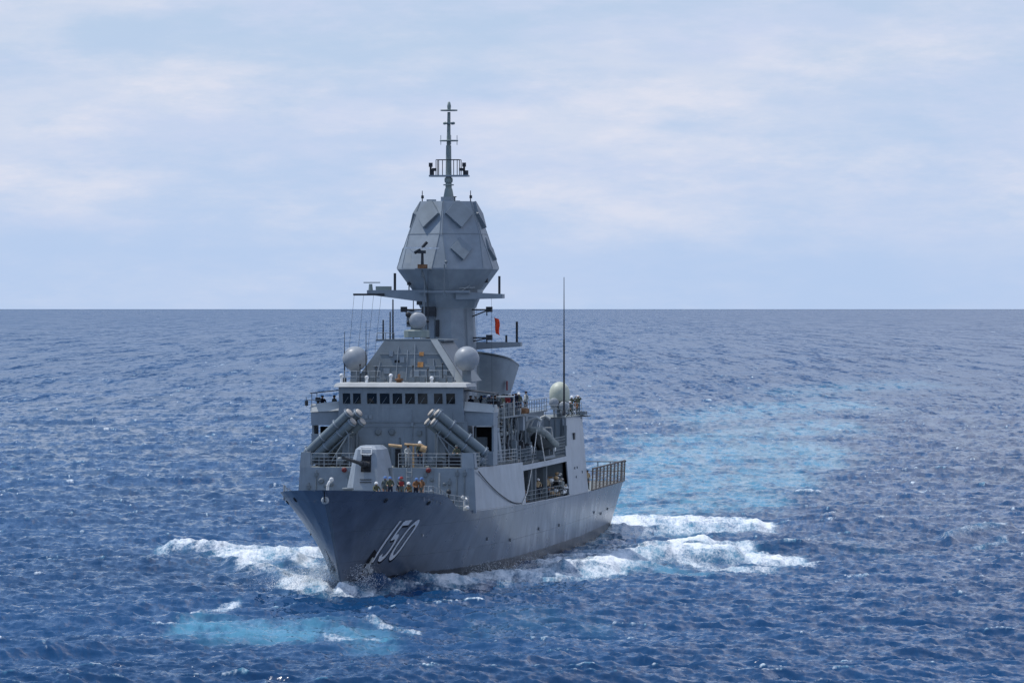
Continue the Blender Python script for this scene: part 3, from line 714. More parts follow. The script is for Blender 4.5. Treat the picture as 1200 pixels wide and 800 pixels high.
sl = lambda z: 35.7 + 0.8 * (z - 15.36) / 3.26 - .04
for v, za, zb2 in ((-2.8, 15.4, 17.0), (-1.2, 15.4, 18.2), (-.35, 15.4, 17.9), (.3, 15.4, 18.4), (2.0, 15.4, 17.2), (2.9, 15.4, 16.4)): mb.tube((v, sl(za), za), (v * .9, sl(zb2), zb2), .045, n=6)
mb.tube((-3.1, sl(16.6), 16.6), (3.0, sl(16.6), 16.6), .03, n=5); mb.tube((-2.6, sl(17.6), 17.6), (2.3, sl(17.6), 17.6), .03, n=5)
for v, z, w_ in ((-2.2, 16.0, .5), (-.9, 16.9, .35), (1.5, 16.2, .5), (-1.8, 17.4, .3), (2.6, 15.9, .4), (.1, 15.8, .6)): mb.box(v, v + w_, sl(z) - .08, sl(z) + .25, z, z + .45)
mb.build('house_fitting', 'mast', hs)
mb = MB(); mb.plate([(-1.35, sl(16.9) - .01, 16.9), (-.95, sl(16.9) - .01, 16.9), (-.95, sl(17.1) - .01, 17.1), (-1.35, sl(17.1) - .01, 17.1)], (0, .05, 0)); mb.build('house_vent', 'dark', hs)
mb = MB()
for v, h_, r in ((-2.55, 1.55, .075), (-1.98, 2.2, .06), (-1.75, 3.2, .07)): mb.tube((v, 37.5, 18.78), (v, 37.5, 18.78 + h_), r, r * .8)
mb.build_each('stub_antenna', 'black', hs)
rail('platform_rail', [(-2.9, 36.7, 18.78), (-1.5, 36.7, 18.78)], .5, .7, 1, hs, 'metal')
mb = MB()
for k in range(5): mb.box(-.95 + k * .42, -.72 + k * .42, 36.75, 37.2, 17.75, 18.6)
mb.build_each('house_louvre', 'black', hs)
fc = empty('gun_director', ship)
mb = MB(); mb.lathe([(1.0, 0), (1.05, .02), (1.05, .55), (1.0, .6), (.5, .66)], (0, 38.6, 18.9), n=12, smooth=False); mb.lathe([(.5, 0), (.45, .5), (.55, .6), (.1, .62)], (0, 38.6, 19.5), n=16); mb.build('director_base', 'green', fc)
mb = MB(); mb.lathe([(.25, 0), (.4, .1), (.3, .4), (.32, .7), (.1, .78)], (-.75, 37.2, 17.9), n=14); mb.build('optical_sight', 'green', fc)
mb = MB(); mb.box(-.78, -.1, 38.3, 39.4, 19.75, 21.0); mb.box(-.2, .2, 38.4, 39.3, 19.9, 20.9); mb.build('director_body', 'mast', fc)
mb = MB(); mb.lathe([(.02, .0), (.35, .03), (.64, .12), (.70, .25), (.70, .55), (.55, .7), (.02, .72)], (.18, 37.75, 20.25), (.0, 1, 0), 28); mb.build('tracking_dish', 'dome', fc)
mb = MB(); mb.lathe([(.05, 0), (.2, .02), (.22, .3), (.05, .32)], (-.62, 38.0, 20.75), (0, 1, 0), 12); mb.lathe([(.05, 0), (.16, .02), (.18, .3), (.05, .32)], (-.58, 38.0, 20.1), (0, 1, 0), 12); mb.lathe([(.05, 0), (.12, .02), (.12, .3), (.05, .32)], (.95, 38.2, 20.2), (0, 1, 0), 12); mb.tube((.6, 38.6, 20.2), (.95, 38.4, 20.2), .06); mb.build('director_camera', 'black', fc)

# radomes
for v in (-4.39, 4.71):
    rd = empty('communication_radome', ship)
    mb = MB(); mb.sphere((v, 35, 17.22), 1.01, 28); mb.build('dome', 'dome', rd)
    mb = MB(); mb.lathe([(.5, 0), (.42, .15), (.36, .5), (.36, .95), (.6, 1.2)], (v, 35, 15.3), n=16); mb.build('pedestal', 'metal', rd)
    mb = MB(); mb.box(v - .5, v + .5, 34.6, 35.4, 15.15, 15.37); mb.build('base_platform', 'metal', rd)
# whip antennas
for v, u, za, zb2, r, nm in ((-5.15, 34.5, 15.3, 19.4, .035, 'grey'), (-3.15, 33.2, 15.3, 20.2, .03, 'grey'), (6.82, 74, 11.9, 24.0, .055, 'grey'), (-6.6, 74, 11.7, 24.0, .06, 'grey'), (-.2, 45, 18.6, 24.3, .03, 'metal')):
    mb = MB(); mb.tube((v, u, za), (v, u, za + (zb2 - za) * .55), r * 1.7, r * 1.3, 8); mb.tube((v, u, za + (zb2 - za) * .55), (v, u, zb2), r, r * .5, 6); mb.lathe([(.16, 0), (.16, .3), (.08, .45)], (v, u, za - .02), n=10); mb.build('whip_antenna', 'black', ship)

# ------------------------------------------------------------------ radar mast
mast = empty('radar_mast', ship)
MU = 53.6
def mring(z, rad, ch):
    vs0 = [(rad * math.sin(R(60 * k)), -rad * math.cos(R(60 * k))) for k in range(6)]; ring = []
    for k in range(6):
        p = Vector(vs0[k]); a = Vector(vs0[k - 1]); b_ = Vector(vs0[(k + 1) % 6]); t = ch / 1.732
        ring.append((*(p + (a - p).normalized() * t + Vector((0, MU)))[:], z)); ring.append((*(p + (b_ - p).normalized() * t + Vector((0, MU)))[:], z))
    return ring
mb = MB(); mb.loft([mring(8.4, 2.95, 1.5), mring(18.2, 2.68, 1.4), mring(21.25, 2.52, 1.2)]); mb.build('mast_tower', 'mast', mast)
mb = MB(); mb.loft([mring(21.253, 2.6, 1.2), mring(22.75, 3.3, 1.3), mring(24.5, 4.66, 1.3)]); mb.build('mast_flare', 'mast', mast)
UP = [(24.503, 4.70, 1.3), (24.62, 4.68, 1.25), (27.48, 3.55, .22), (30.2, 2.48, .08)]
mb = MB(); mb.loft([mring(*a) for a in UP]); upper = mb.build('radar_housing', 'mast', mast)
def face_panel(za, ra, zb2, rb, k, zc, half, wide, th0, th1, name, clip=None, du=0.0):
    """diamond plate on face k (between hexagon vertices k and k+1) of a ring band"""
    def pt(z, f):
        t = (z - za) / (zb2 - za); rr = ra + (rb - ra) * t
        a = Vector((rr * math.sin(R(60 * k)), MU - rr * math.cos(R(60 * k)), z)); b_ = Vector((rr * math.sin(R(60 * k + 60)), MU - rr * math.cos(R(60 * k + 60)), z))
        m_ = (a + b_) / 2; d_ = (b_ - a).normalized(); return m_ + d_ * f
    n = (pt(za, 1) - pt(za, -1)).cross(pt(zb2, 0) - pt(za, 0)).normalized()
    if n.dot(pt(za, 0) - Vector((0, MU, za))) < 0: n = -n
    poly = [(zc - half, 0), (zc, wide), (zc + half, 0), (zc, -wide)]
    if clip is not None and zc + half > clip:
        f = wide * (zc + half - clip) / half; poly = [(zc - half, 0), (zc, wide), (clip, f), (clip, -f), (zc, -wide)]
    zmin, zmax = zc - half, zc + half
    base_ = [pt(z, du + f) for z, f in poly]
    top = [p + n * (th0 + (th1 - th0) * (z - zmin) / (zmax - zmin)) for p, (z, f) in zip(base_, poly)]
    nn = len(poly); mb = MB(); mb.add([p - n * .02 for p in base_] + top, [tuple(range(nn)), tuple(range(nn, 2 * nn))] + [(i, (i + 1) % nn, nn + (i + 1) % nn, nn + i) for i in range(nn)])
    return mb.build(name, 'panel', mast)
for k in range(6):
    face_panel(27.48, 3.55, 30.2, 2.48, k, 29.12, 1.22, 1.22, .38, .20, 'large_radar_panel', clip=30.17)
    if k != 5:
        face_panel(24.62, 4.68, 27.48, 3.55, k, 26.2, .98, .95, .34, .06, 'small_radar_panel', du=-.15 if k == 0 else 0)
    else:
        mb = MB()
# housing hatches, seams and edge trims
mb = MB()
for k in range(6):
    r0, r1 = UP[2][1] + .0, UP[2][1] + .03
mb.loft([mring(27.44, 3.60, .22), mring(27.50, 3.58, .22)], False); mb.build('housing_seam', 'panel', mast)
mb = MB(); mb.lathe([(.05, 0), (.75, 0), (.6, .1), (.62, .4)], (0, MU, 30.2), n=6, smooth=False); mb.box(-1.6, -.85, MU - 1.3, MU - .9, 30.2, 30.36); mb.build('housing_cap', 'mast', mast)
mb = MB()
for v in (-2.05, 2.05): mb.tube((v, MU - .8, 30.15), (v, MU - .8, 31.1), .05, .03); mb.box(v - .08, v + .12, MU - .9, MU - .7, 30.45, 30.7)
mb.tube((.75, MU - 1, 30.2), (.75, MU - 1, 30.5), .05); mb.lathe([(.02, 0), (.2, .1), (.02, .12)], (.75, MU - 1, 30.5), n=8); mb.build('roof_aerial', 'black', mast)
mb = MB(); mb.plate([(-2.9, 49.25, 25.05), (-2.35, 49.0, 25.05), (-2.35, 49.35, 25.75), (-2.9, 49.6, 25.75)], (0, .05, 0)); mb.build('housing_hatch', 'panel', mast)
for k in range(6):
    for (za, ra, ca), (zb2, rb, cb) in ((UP[1], UP[2]), (UP[2], UP[3])):
        A_, B_ = mring(za, ra + .01, ca), mring(zb2, rb + .01, cb)
        mb = MB(); mb.tube(A_[2 * k], B_[2 * k], .025, n=4); mb.tube(A_[2 * k + 1], B_[2 * k + 1], .025, n=4)
        mb.build_each('edge_weld', 'panel', mast)
ladder = MB()
for dx in (-.2, .2): ladder.tube((-1.9 + dx, 51.55, 12.5), (-1.75 + dx, 51.7, 21.0), .03, n=5)
for k in range(26): ladder.tube((-2.1 + .006 * k, 51.54 + .006 * k, 12.6 + .33 * k), (-1.7 + .006 * k, 51.54 + .006 * k, 12.6 + .33 * k), .02, n=4)
ladder.build('mast_ladder', 'panel', mast)
# nav radar on a bracket ahead of the housing
nr = empty('navigation_radar', ship)
mb = MB(); mb.box(-1.75, -.75, 47.6, 49.6, 24.45, 24.55); mb.tube((-1.25, 48.0, 24.5), (-1.25, 50.6, 22.9), .08); mb.tube((-1.25, 48.2, 24.0), (-1.25, 48.2, 24.5), .1); mb.sphere((-1.25, 48.2, 23.95), .15, 10); mb.build('radar_bracket', 'metal', nr)
mb = MB(); mb.box(-1.6, -.9, 48.0, 48.8, 24.56, 24.9); mb.build('radar_gearbox', 'rust', nr)
mb = MB(); mb.tube((-1.25, 48.3, 24.9), (-1.25, 48.3, 26.0), .13, .10); mb.box(-1.6, -1.0, 48.1, 48.6, 25.8, 26.05); mb.tube((-1.25, 48.3, 26.3), (-.85, 48.3, 26.75), .13); mb.tube((-1.9, 48.3, 25.85), (-1.4, 48.3, 26.1), .13); mb.build('radar_post', 'black', nr)
mb = MB(); mb.box(-2.75, -1.35, 48.15, 48.35, 26.2, 26.34); mb.box(-1.15, .15, 48.2, 48.4, 26.18, 26.30); mb.tube((-2.4, 48.25, 26.25), (-1.9, 48.3, 25.8), .035, n=5); mb.build('scanner_bar', 'white', nr)
mb = MB(); mb.tube((.55, 48.6, 22.4), (.55, 48.6, 24.9), .05); mb.box(.4, .7, 48.5, 48.75, 22.2, 22.6); mb.sphere((.7, 48.6, 25.1), .14, 8); mb.tube((-1.25, 49.2, 19.4), (-1.25, 49.2, 24.0), .055); mb.build('aerial_pole', 'metal', nr)
# yardarm platforms
def yard(v0, v1, z0, z1t, zbot0, u, w_, name='yardarm'):
    mb = MB(); mb.hexa([(v0, u - w_, zbot0), (v1, u - w_ * .7, z1t - .36), (v1, u + w_ * .7, z1t - .36), (v0, u + w_, zbot0), (v0, u - w_, z0), (v1, u - w_ * .7, z1t), (v1, u + w_ * .7, z1t), (v0, u + w_, z0)] if v1 > v0 else
        [(v1, u - w_ * .7, z1t - .36), (v0, u - w_, zbot0), (v0, u + w_, zbot0), (v1, u + w_ * .7, z1t - .36), (v1, u - w_ * .7, z1t), (v0, u - w_, z0), (v0, u + w_, z0), (v1, u + w_ * .7, z1t)])
    return mb.build(name, 'mast', mast)
yl = yard(-1.4, -6.5, 22.8, 22.78, 21.75, 52.0, .9)
yr = yard(1.1, 5.0, 22.65, 22.45, 22.0, 51.8, .9)
yq = yard(1.4, 5.85, 18.45, 18.42, 17.75, 56, .7)
yp = yard(-1.4, -5.85, 18.45, 18.42, 17.75, 56, .7)
mb = MB(); mb.box(-2.0, 2.3, 50.6, 51.2, 22.55, 22.75); mb.build('cross_beam', 'mast', mast)
mb = MB(); mb.box(-7.6, -5.0, 51.0, 51.5, 22.33, 22.5); mb.build('aerial_spreader', 'black', mast)
mb = MB(); mb.tube((-6.3, 52, 22.7), (-6.3, 52, 23.3), .2, .14); mb.box(-6.9, -5.5, 51.95, 52.1, 23.38, 23.46); mb.build('interrogator_aerial', 'green', mast)
mb = MB(); mb.box(-5.8, -4.6, 51.6, 52.5, 22.74, 23.1); mb.build('yard_equipment', 'green', mast)
mb = MB(); mb.tube((-4.2, 51.8, 22.6), (-4.2, 51.8, 24.2), .11); mb.tube((-3.0, 51.8, 22.7), (-3.0, 51.8, 23.3), .05); mb.box(-3.15, -2.85, 51.7, 51.9, 23.2, 23.45); mb.box(-2.2, -1.8, 50.9, 51.3, 21.55, 21.85); mb.build('yard_aerial', 'black', mast)
mb = MB(); mb.tube((4.65, 51.8, 22.3), (4.65, 51.8, 23.95), .10); mb.build('yard_aerial', 'black', mast)
mb = MB(); mb.box(1.3, 1.7, 51.2, 51.6, 22.64, 22.9); mb.tube((1.0, 51.0, 22.9), (2.7, 51.0, 23.0), .04); mb.tube((1.6, 51, 22.7), (2.3, 51, 23.2), .04); mb.box(2.9, 3.3, 51.2, 51.6, 22.6, 22.8); mb.build('yard_equipment', 'light', mast)
mb = MB(); mb.tube((5.5, 55.8, 18.4), (5.5, 55.8, 20.15), .10); mb.tube((4.6, 55.8, 18.4), (4.6, 55.8, 19.0), .09); mb.build('yard_aerial', 'black', mast)
def spar(v0, v1, u, z, zb2, name='signal_spar'):
    mb = MB(); mb.tube((v0, u, z), (v1, u, z), .07, n=6); mb.tube((v0, u, zb2), (v1, u, z), .06, n=6)
    s_ = 1 if v1 > v0 else -1; mb.box(v1 - .25, v1 + .25, u - .2, u + .2, z - .2, z + .25); mb.tube((v1 - s_ * .2, u, z), (v1 - s_ * .2, u, z - .5), .05, n=5); return mb.build(name, 'black', mast)
spar(1.7, 3.6, 53, 21.15, 20.4); spar(1.7, 3.6, 53, 18.8, 18.4); spar(-1.7, -3.2, 50.5, 21.15, 20.9); spar(1.9, 3.3, 52.6, 23.6, 23.2)
# halyards
mb = MB()
for v in (-7.55, -6.75, -5.9, -5.25): mb.tube((v, 51.2, 22.35), (v * .93, 45.0, 15.4), .012, n=4)
for v in (2.7, 3.95): mb.tube((v, 52.0, 22.3), (v, 52.3, 13.3), .011, n=4)
mb.build_each('signal_halyard', 'black', mast)
mb = MB(); mb.tube((-.75, MU - 2.35, 8.5), (-.75, MU - 2.25, 21.2), .04); mb.tube((.85, MU - 2.1, 8.5), (.85, MU - 1.95, 21.2), .035); mb.tube((2.0, MU - 1.5, 15), (1.8, MU - 1.45, 21.2), .04); mb.build_each('cable_conduit', 'panel', mast)
mb = MB(); mb.box(-1.7, -.6, 50.7, 51.4, 20.6, 21.4); mb.box(-.6, -.35, 51.0, 51.4, 18.9, 20.3); mb.build_each('mast_recess', 'black', mast)
# topmast
tm = empty('topmast', ship)
mb = MB(); mb.lathe([(.50, 0), (.33, .95), (.30, 1.05)], (0.05, MU, 30.25), n=16); mb.tube((0.05, MU, 31.2), (.05, MU, 34.9), .27, .22, 14); mb.tube((.05, MU, 34.9), (.08, MU, 37.7), .17, .13, 12); mb.lathe([(.45, 0), (.45, .1)], (.05, MU, 31.55), n=14); mb.lathe([(.33, 0), (.36, .2), (.33, .4)], (.05, MU, 31.8), n=14); mb.build('mast_pole', 'green', tm)
mb = MB(); mb.box(-1.55, 1.75, MU - .5, MU + .5, 32.28, 32.42); mb.build('mast_platform', 'mast', tm)
mb = MB()
for v in (-.95, -.72, -.4, .55, .85, 1.05): mb.tube((v, MU - .4, 32.4), (v, MU - .4, 33.7), .035, n=5)
mb.tube((-.95, MU - .4, 33.7), (1.05, MU - .4, 33.7), .035, n=5); mb.tube((-.95, MU + .4, 33.7), (1.05, MU + .4, 33.7), .035, n=5)
for v in (-.95, 1.05): mb.tube((v, MU + .4, 32.4), (v, MU + .4, 33.7), .035, n=5)
mb.build('platform_rail', 'black', tm)
mb = MB()
for v, h_ in ((-1.42, 1.05), (1.42, 1.05)): mb.tube((v, MU - .3, 32.4), (v, MU - .3, 32.4 + h_), .1, .08); mb.box(v - .15, v + .15, MU - .4, MU - .2, 33.1, 33.45)
for v in (-1.1, 1.2): mb.box(v - .18, v + .18, MU - .5, MU - .3, 32.75, 33.0)
mb.box(1.5, 1.75, MU - .4, MU - .1, 32.4, 32.8); mb.box(-1.35, -1.15, MU - .4, MU - .2, 32.4, 32.9); mb.build('direction_finder', 'black', tm)
mb = MB()
for z, w_ in ((35.3, .78), (36.76, .48), (37.84, .72)):
    mb.lathe([(.02, -.06), (w_, -.05), (w_, .05), (.02, .07)], (.08, MU, z), n=20)
    if z == 36.76:
        for k in range(6): mb.sphere((.08 + .4 * math.cos(k), MU + .4 * math.sin(k), z), .12, 8)
mb.lathe([(.14, 0), (.17, .3), (.1, .62), (.02, .68)], (.09, MU, 37.9), n=12); mb.build('aerial_array', 'green', tm)
mb = MB()
for k in range(4): a = k * math.pi / 2 + .4; mb.tube((.08 + .7 * math.cos(a), MU + .7 * math.sin(a), 34.95), (.08 + .7 * math.cos(a), MU + .7 * math.sin(a), 35.75), .03, n=5)
mb.build('dipole_rod', 'light', tm)

# ------------------------------------------------------------------ funnels
for sgn in (1, -1):
    fn = empty('funnel', ship)
    def fr(z, vin, vout, u0, u1, tilt, n=28):
        tu = .13 if tilt else 0
        ring = []
        for i in range(n):
            a = 2 * math.pi * i / n; cx = (vin + vout) / 2; rx = (vout - vin) / 2; ex = .75
            x = cx + rx * math.copysign(abs(math.cos(a)) ** ex, math.cos(a)); y = (u0 + u1) / 2 + (u1 - u0) / 2 * math.copysign(abs(math.sin(a)) ** ex, math.sin(a))
            ring.append((sgn * x, y, z - tilt * (x - vin) - tu * (y - u0)))
        return ring
    mb = MB(); mb.loft([fr(12.2, .7, 3.65, 59.5, 64.5, 0), fr(13.9, .65, 3.85, 59.4, 64.7, 0), fr(17.55, .62, 4.55, 58.9, 65.4, .16)], True, True); mb.build('funnel_casing', 'mast', fn)
    mb = MB(); mb.loft([fr(17.56, .6, 4.58, 58.87, 65.43, .16), fr(17.64, .6, 4.58, 58.87, 65.43, .16)], True, True); mb.loft([fr(17.65, .9, 4.2, 59.4, 64.8, .16), fr(17.75, .9, 4.2, 59.4, 64.8, .16)], True, True); mb.build('funnel_rim', 'metal', fn)
    mb = MB(); mb.box(*sorted((sgn * 3.95, sgn * 4.05)), 59.8, 60.1, 14.3, 15.1); mb.build('funnel_marking', 'red', fn)

# ------------------------------------------------------------------ midships house and weather deck gear
mid = empty('midships_house', ship)
mb = MB(); mb.frus((-5.0, 5.0, 45.6, 74.9), (-4.9, 4.9, 45.6, 74.9), 8.45, 12.2); mb.build('house_wall', 'grey', mid)
mb = MB(); mb.box(-5.9, 5.9, 45.4, 59, 12.21, 12.36); mb.box(-5.2, 5.2, 59.001, 75, 12.21, 12.33); mb.build('house_platform', 'metal', mid)
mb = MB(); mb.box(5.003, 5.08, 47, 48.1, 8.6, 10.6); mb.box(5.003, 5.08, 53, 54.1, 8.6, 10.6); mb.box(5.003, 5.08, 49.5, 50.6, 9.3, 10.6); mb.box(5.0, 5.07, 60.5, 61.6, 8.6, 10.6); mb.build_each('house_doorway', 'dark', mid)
rail('platform_rail', [(1.0, 45.5, 12.36), (5.8, 45.5, 12.36), (5.8, 59, 12.36)], 1.05, 1.2, 3, mid, 'metal')
rail('platform_rail', [(-1.0, 45.5, 12.36), (-5.8, 45.5, 12.36), (-5.8, 59, 12.36)], 1.05, 1.2, 3, mid)
rail('platform_rail', [(5.15, 59.2, 12.33), (5.15, 74.8, 12.33)], 1.05, 1.4, 3, mid, 'metal')
# cage, ladder and platform poles
mb = MB()
for v in (5.3, 6.1): mb.tube((v, 45.2, 8.6), (v, 45.2, 13.6), .05, n=6)
for k in range(14): mb.tube((5.3, 45.2, 8.9 + .34 * k), (6.1, 45.2, 8.9 + .34 * k), .03, n=5)
mb.tube((5.7, 45.1, 11.2), (5.7, 45.1, 13.5), .03, n=5)
mb.build('vertical_ladder', 'light', mid)
mb = MB()
for u, v, h_ in ((48, 5.75, 3.6), (51, 5.8, 3.7), (54.5, 5.75, 3.7), (58.8, 5.75, 3.7)): mb.tube((v, u, 8.45), (v, u, 8.45 + h_), .08)
for u in (48, 51, 54.5): mb.tube((5.0, u, 10.4), (5.75, u, 12.1), .06); mb.tube((5.8, u, 8.5), (5.8, u + 3, 12.1), .04)
mb.build('support_post', 'metal', mid)
mb = MB(); mb.path([(5.25, 45.3, 12.4), (5.25, 45.3, 13.8), (5.3, 45.3, 14.0), (6.6, 47.0, 14.0), (6.65, 47.0, 13.8), (6.65, 47.0, 12.4)], .07, 8); mb.build('handling_frame', 'light', mid)
vt = MB(); vt.frus((5.2, 6.3, 42.0, 43.4), (5.45, 6.05, 42.3, 43.2), 8.75, 11.2); vt.lathe([(.34, 0), (.38, .1), (.34, .35), (.1, .42)], (5.75, 42.7, 11.15), n=14); vt.build('ventilation_trunk', 'grey', mid)
mb = MB()
rg = random.Random(11)
for k in range(18):
    u = 46.5 + k * 1.45; w_ = rg.uniform(.4, .9); hh = rg.uniform(.5, 1.9); v0 = rg.uniform(5.1, 5.5)
    mb.box(v0, v0 + rg.uniform(.3, .6), u, u + w_, 8.46, 8.46 + hh)
mb.build_each('deck_locker', 'metal', mid)
mb = MB()
for k in range(16):
    u = 45.9 + k * .85; w_ = rg.uniform(.3, .7); hh = rg.uniform(.25, .85); v0 = rg.uniform(2.2, 5.3)
    mb.box(v0, v0 + rg.uniform(.3, .7), u, u + w_, 12.37, 12.37 + hh)
mb.build_each('platform_gear', 'metal', mid)
mb = MB()
for k in range(6): u = 46.2 + k * 1.5; mb.tube((5.55, u, 10.9 + .1 * (k % 2)), (5.55, u + .7, 10.9 + .1 * (k % 2)), .18, n=10)
mb.build_each('hose_bundle', 'canvas', mid)
mb = MB(); mb.box(5.1, 6.0, 56.0, 57.0, 11.0, 12.15); mb.frus((5.2, 6.3, 63, 64.2), (5.3, 6.2, 63.1, 64.1), 10.2, 12.0); mb.build_each('winch_box', 'grey', mid)
mb = MB(); mb.lathe([(.45, 0), (.5, .1), (.5, .35), (.4, .45)], (5.9, 56.8, 12.4), n=14); mb.build('winch_drum', 'rust', mid)
# liferaft canisters
for v0, v1, u, z in ((5.35, 6.5, 57.6, 9.35), (6.35, 7.35, 65.4, 9.35)):
    mb = MB(); mb.tube((v0, u, z), (v1, u, z), .36, n=16); mb.lathe([(.36, -.04), (.39, -.03), (.39, .03), (.36, .04)], ((v0 + v1) / 2, u, z), (1, 0, 0), 16, cap=False); lr = mb.build('liferaft_canister', 'white', ship)
    mb = MB(); mb.box(v0 + .15, v0 + .25, u - .4, u + .4, 8.45, z); mb.box(v1 - .25, v1 - .15, u - .4, u + .4, 8.45, z); mb.build('canister_cradle', 'metal', lr)
rg = random.Random(21)
for k in range(22):
    u = 46.8 + k * .62; v = rg.uniform(5.6, 6.5); hh = rg.uniform(.4, 1.9); w_ = rg.uniform(.25, .6); mt = rg.choice(['black', 'metal', 'canvas', 'metal', 'tube'])
    mb = MB()
    if k % 3 == 0: mb.lathe([(w_ * .5, 0), (w_ * .5, hh), (w_ * .3, hh + .1), (.02, hh + .12)], (v, u, 8.46), n=12)
    elif k % 3 == 1: mb.frus((v, v + w_, u, u + .5), (v + .05, v + w_ - .05, u + .05, u + .45), 8.46, 8.46 + hh)
    else: mb.tube((v, u, 8.46), (v, u, 8.46 + hh + .6), .07); mb.box(v - .2, v + .2, u - .1, u + .1, 8.46 + hh, 8.46 + hh + .5)
    mb.build('deck_fitting', mt, mid)
for k in range(18):
    u = 46.0 + k * .74; v = rg.uniform(5.0, 5.7); hh = rg.uniform(.3, 1.1); mt = rg.choice(['black', 'metal', 'canvas', 'tan', 'black'])
    mb = MB(); mb.box(v, v + rg.uniform(.2, .5), u, u + .4, 12.37, 12.37 + hh); mb.tube((v + .1, u, 11.3), (v + .1, u, 12.2), .06) ; mb.build('platform_fitting', mt, mid)
for k in range(7):
    u = 47 + k * 1.7; mb = MB(); mb.path([(5.1, u, 12.0), (5.5, u + .2, 11.4), (5.55, u + .5, 10.6), (5.3, u + .9, 11.9)], .045, 6); mb.build('cable_loop', 'black', mid)
# boat davit
dv = empty('boat_davit', ship)
mb = MB()
for u in (60.2, 65.2):
    mb.path([(5.2, u, 8.45), (5.35, u, 10.6), (5.8, u, 11.7), (6.5, u, 12.0), (6.9, u, 11.75)], .13, 8)
    mb.tube((5.2, u, 9.6), (6.3, u, 11.95), .08)
mb.tube((5.35, 60.2, 10.9), (5.35, 65.2, 10.9), .09); mb.build('davit_arm', 'light', dv)
mb = MB(); mb.box(5.3, 7.3, 59.8, 65.6, 8.46, 8.7); mb.box(5.6, 7.0, 60.6, 60.9, 8.7, 9.2); mb.box(5.6, 7.0, 64.0, 64.3, 8.7, 9.2); mb.build('boat_cradle', 'metal', dv)

# hangar block, front wall, roof, flight deck
hg = empty('hangar', ship)
mb = MB(); mb.box(4.9, 6.86, 75.0, 75.15, 8.4, 11.61); mb.box(-6.86, -4.9, 75.0, 75.15, 8.4, 11.61); mb.box(-6.5, 6.5, 75.2, 87.5, 4.8, 11.45); mb.build('hangar_wall', 'grey', hg)
mb = MB()
mb.plate([(-6.82, 74.9, 11.625), (6.82, 74.9, 11.625), (6.62, 87.6, 11.625), (-6.62, 87.6, 11.625)], (0, 0, .07)); mb.build('hangar_roof', 'deck', hg)
rail('roof_rail', [(5.0, 75.0, 11.7), (6.7, 75.0, 11.7)], 1.05, .8, 3, hg); rail('roof_rail', [(6.55, 79, 11.7), (6.45, 87.3, 11.7)], 1.05, 1.3, 3, hg)
mb = MB()
for v in (5.4, 5.9, 6.4): mb.tube((v, 74.9, 8.5), (v, 74.9, 11.5), .04, n=6)
mb.box(6.6, 6.95, 74.6, 74.98, 9.2, 11.0); mb.box(5.25, 5.7, 74.7, 74.98, 9.0, 9.9); mb.build_each('wall_conduit', 'metal', hg)
mb = MB(); p = Vector((side_v(80.5, 9.9), 80.5, 9.9)); mb.box(p.x - .02, p.x + .1, 80.2, 81.0, 9.6, 10.2); mb.build('vent_grille', 'black', hg)
mb = MB()
for u, z in ((79.5, 7.1), (81.2, 7.1), (80.0, 6.3), (84.4, 6.6)): mb.lathe([(.04, 0), (.13, 0), (.1, .06)], (side_v(u, z), u, z), (1, 0, 0), 10)
mb.build_each('side_fitting', 'metal', hg)
mb = MB()
for u in (86, 86.9): mb.box(6.2, 7.0, u - .25, u + .25, 11.69, 12.0)
mb.box(6.3, 7.2, 86.2, 87.9, 11.5, 11.62); mb.build_each('roof_bracket', 'metal', hg)
# satcom dome and drum radars
sd = empty('satellite_dome', ship)
mb = MB(); mb.lathe([(.80, 0), (.88, .08), (.90, .8)] + [(.90 * math.cos(R(a)), .8 + .95 * math.sin(R(a))) for a in (15, 30, 45, 60, 75, 88)], (6.05, 76.5, 13.05), n=28); mb.build('dome', 'cream', sd)
mb = MB(); mb.box(5.3, 6.8, 75.9, 77.2, 12.9, 13.04); mb.tube((6.05, 76.5, 11.69), (6.05, 76.5, 12.9), .3); mb.build('pedestal', 'metal', sd)
for v, z in ((5.7, 12.95), (6.55, 12.65)):
    dr = empty('decoy_drum', ship)
    mb = MB(); mb.lathe([(.1, 0), (.40, .02), (.44, .1), (.44, .5), (.3, .6)], (v, 75.4, z), (0, 1, 0), 20); mb.build('drum', 'dome', dr)
    mb = MB(); mb.tube((v, 75.7, 11.69), (v, 75.7, z - .3), .12); mb.box(v - .3, v + .3, 75.45, 75.9, z - .55, z - .38); mb.build('drum_stand', 'light', dr)
# flight deck safety nets (raised)
for sgn in (1, -1):
    nt_ = empty('safety_net', ship)
    us2 = [89.4 + i * (118 - 89.4) / 9 for i in range(10)]
    lo = [Vector((sgn * (hullB(u, ztop(u)) + .08), u, ztop(u) + .02)) for u in us2]; hi = [p + Vector((sgn * .08, 0, 1.95)) for p in lo]
    mb = MB()
    for a, b_ in zip(lo, hi): mb.tube(a, b_, .07, n=6)
    for i in range(9): mb.tube(lo[i], lo[i + 1], .07, n=6); mb.tube(hi[i], hi[i + 1], .08, n=6)
    mb.tube(hi[9], hi[9] + Vector((0, .5, -.1)), .07); mb.build('net_frame', 'net_steel', nt_)
    mb = MB()
    for i in range(9):
        for k in range(1, 7): mb.tube(lo[i].lerp(hi[i], k / 7), lo[i + 1].lerp(hi[i + 1], k / 7), .022, n=4)
        for k in range(1, 3): f = k / 3; mb.tube(lo[i].lerp(lo[i + 1], f), hi[i].lerp(hi[i + 1], f), .02, n=4)
    mb.build('net_mesh', 'net', nt_)
nt_ = empty('safety_net', ship)
mb = MB()
for i in range(11):
    v = -6 + 1.2 * i; mb.tube((v, 117.9, 4.65), (v, 118.2, 6.5), .06, n=5)
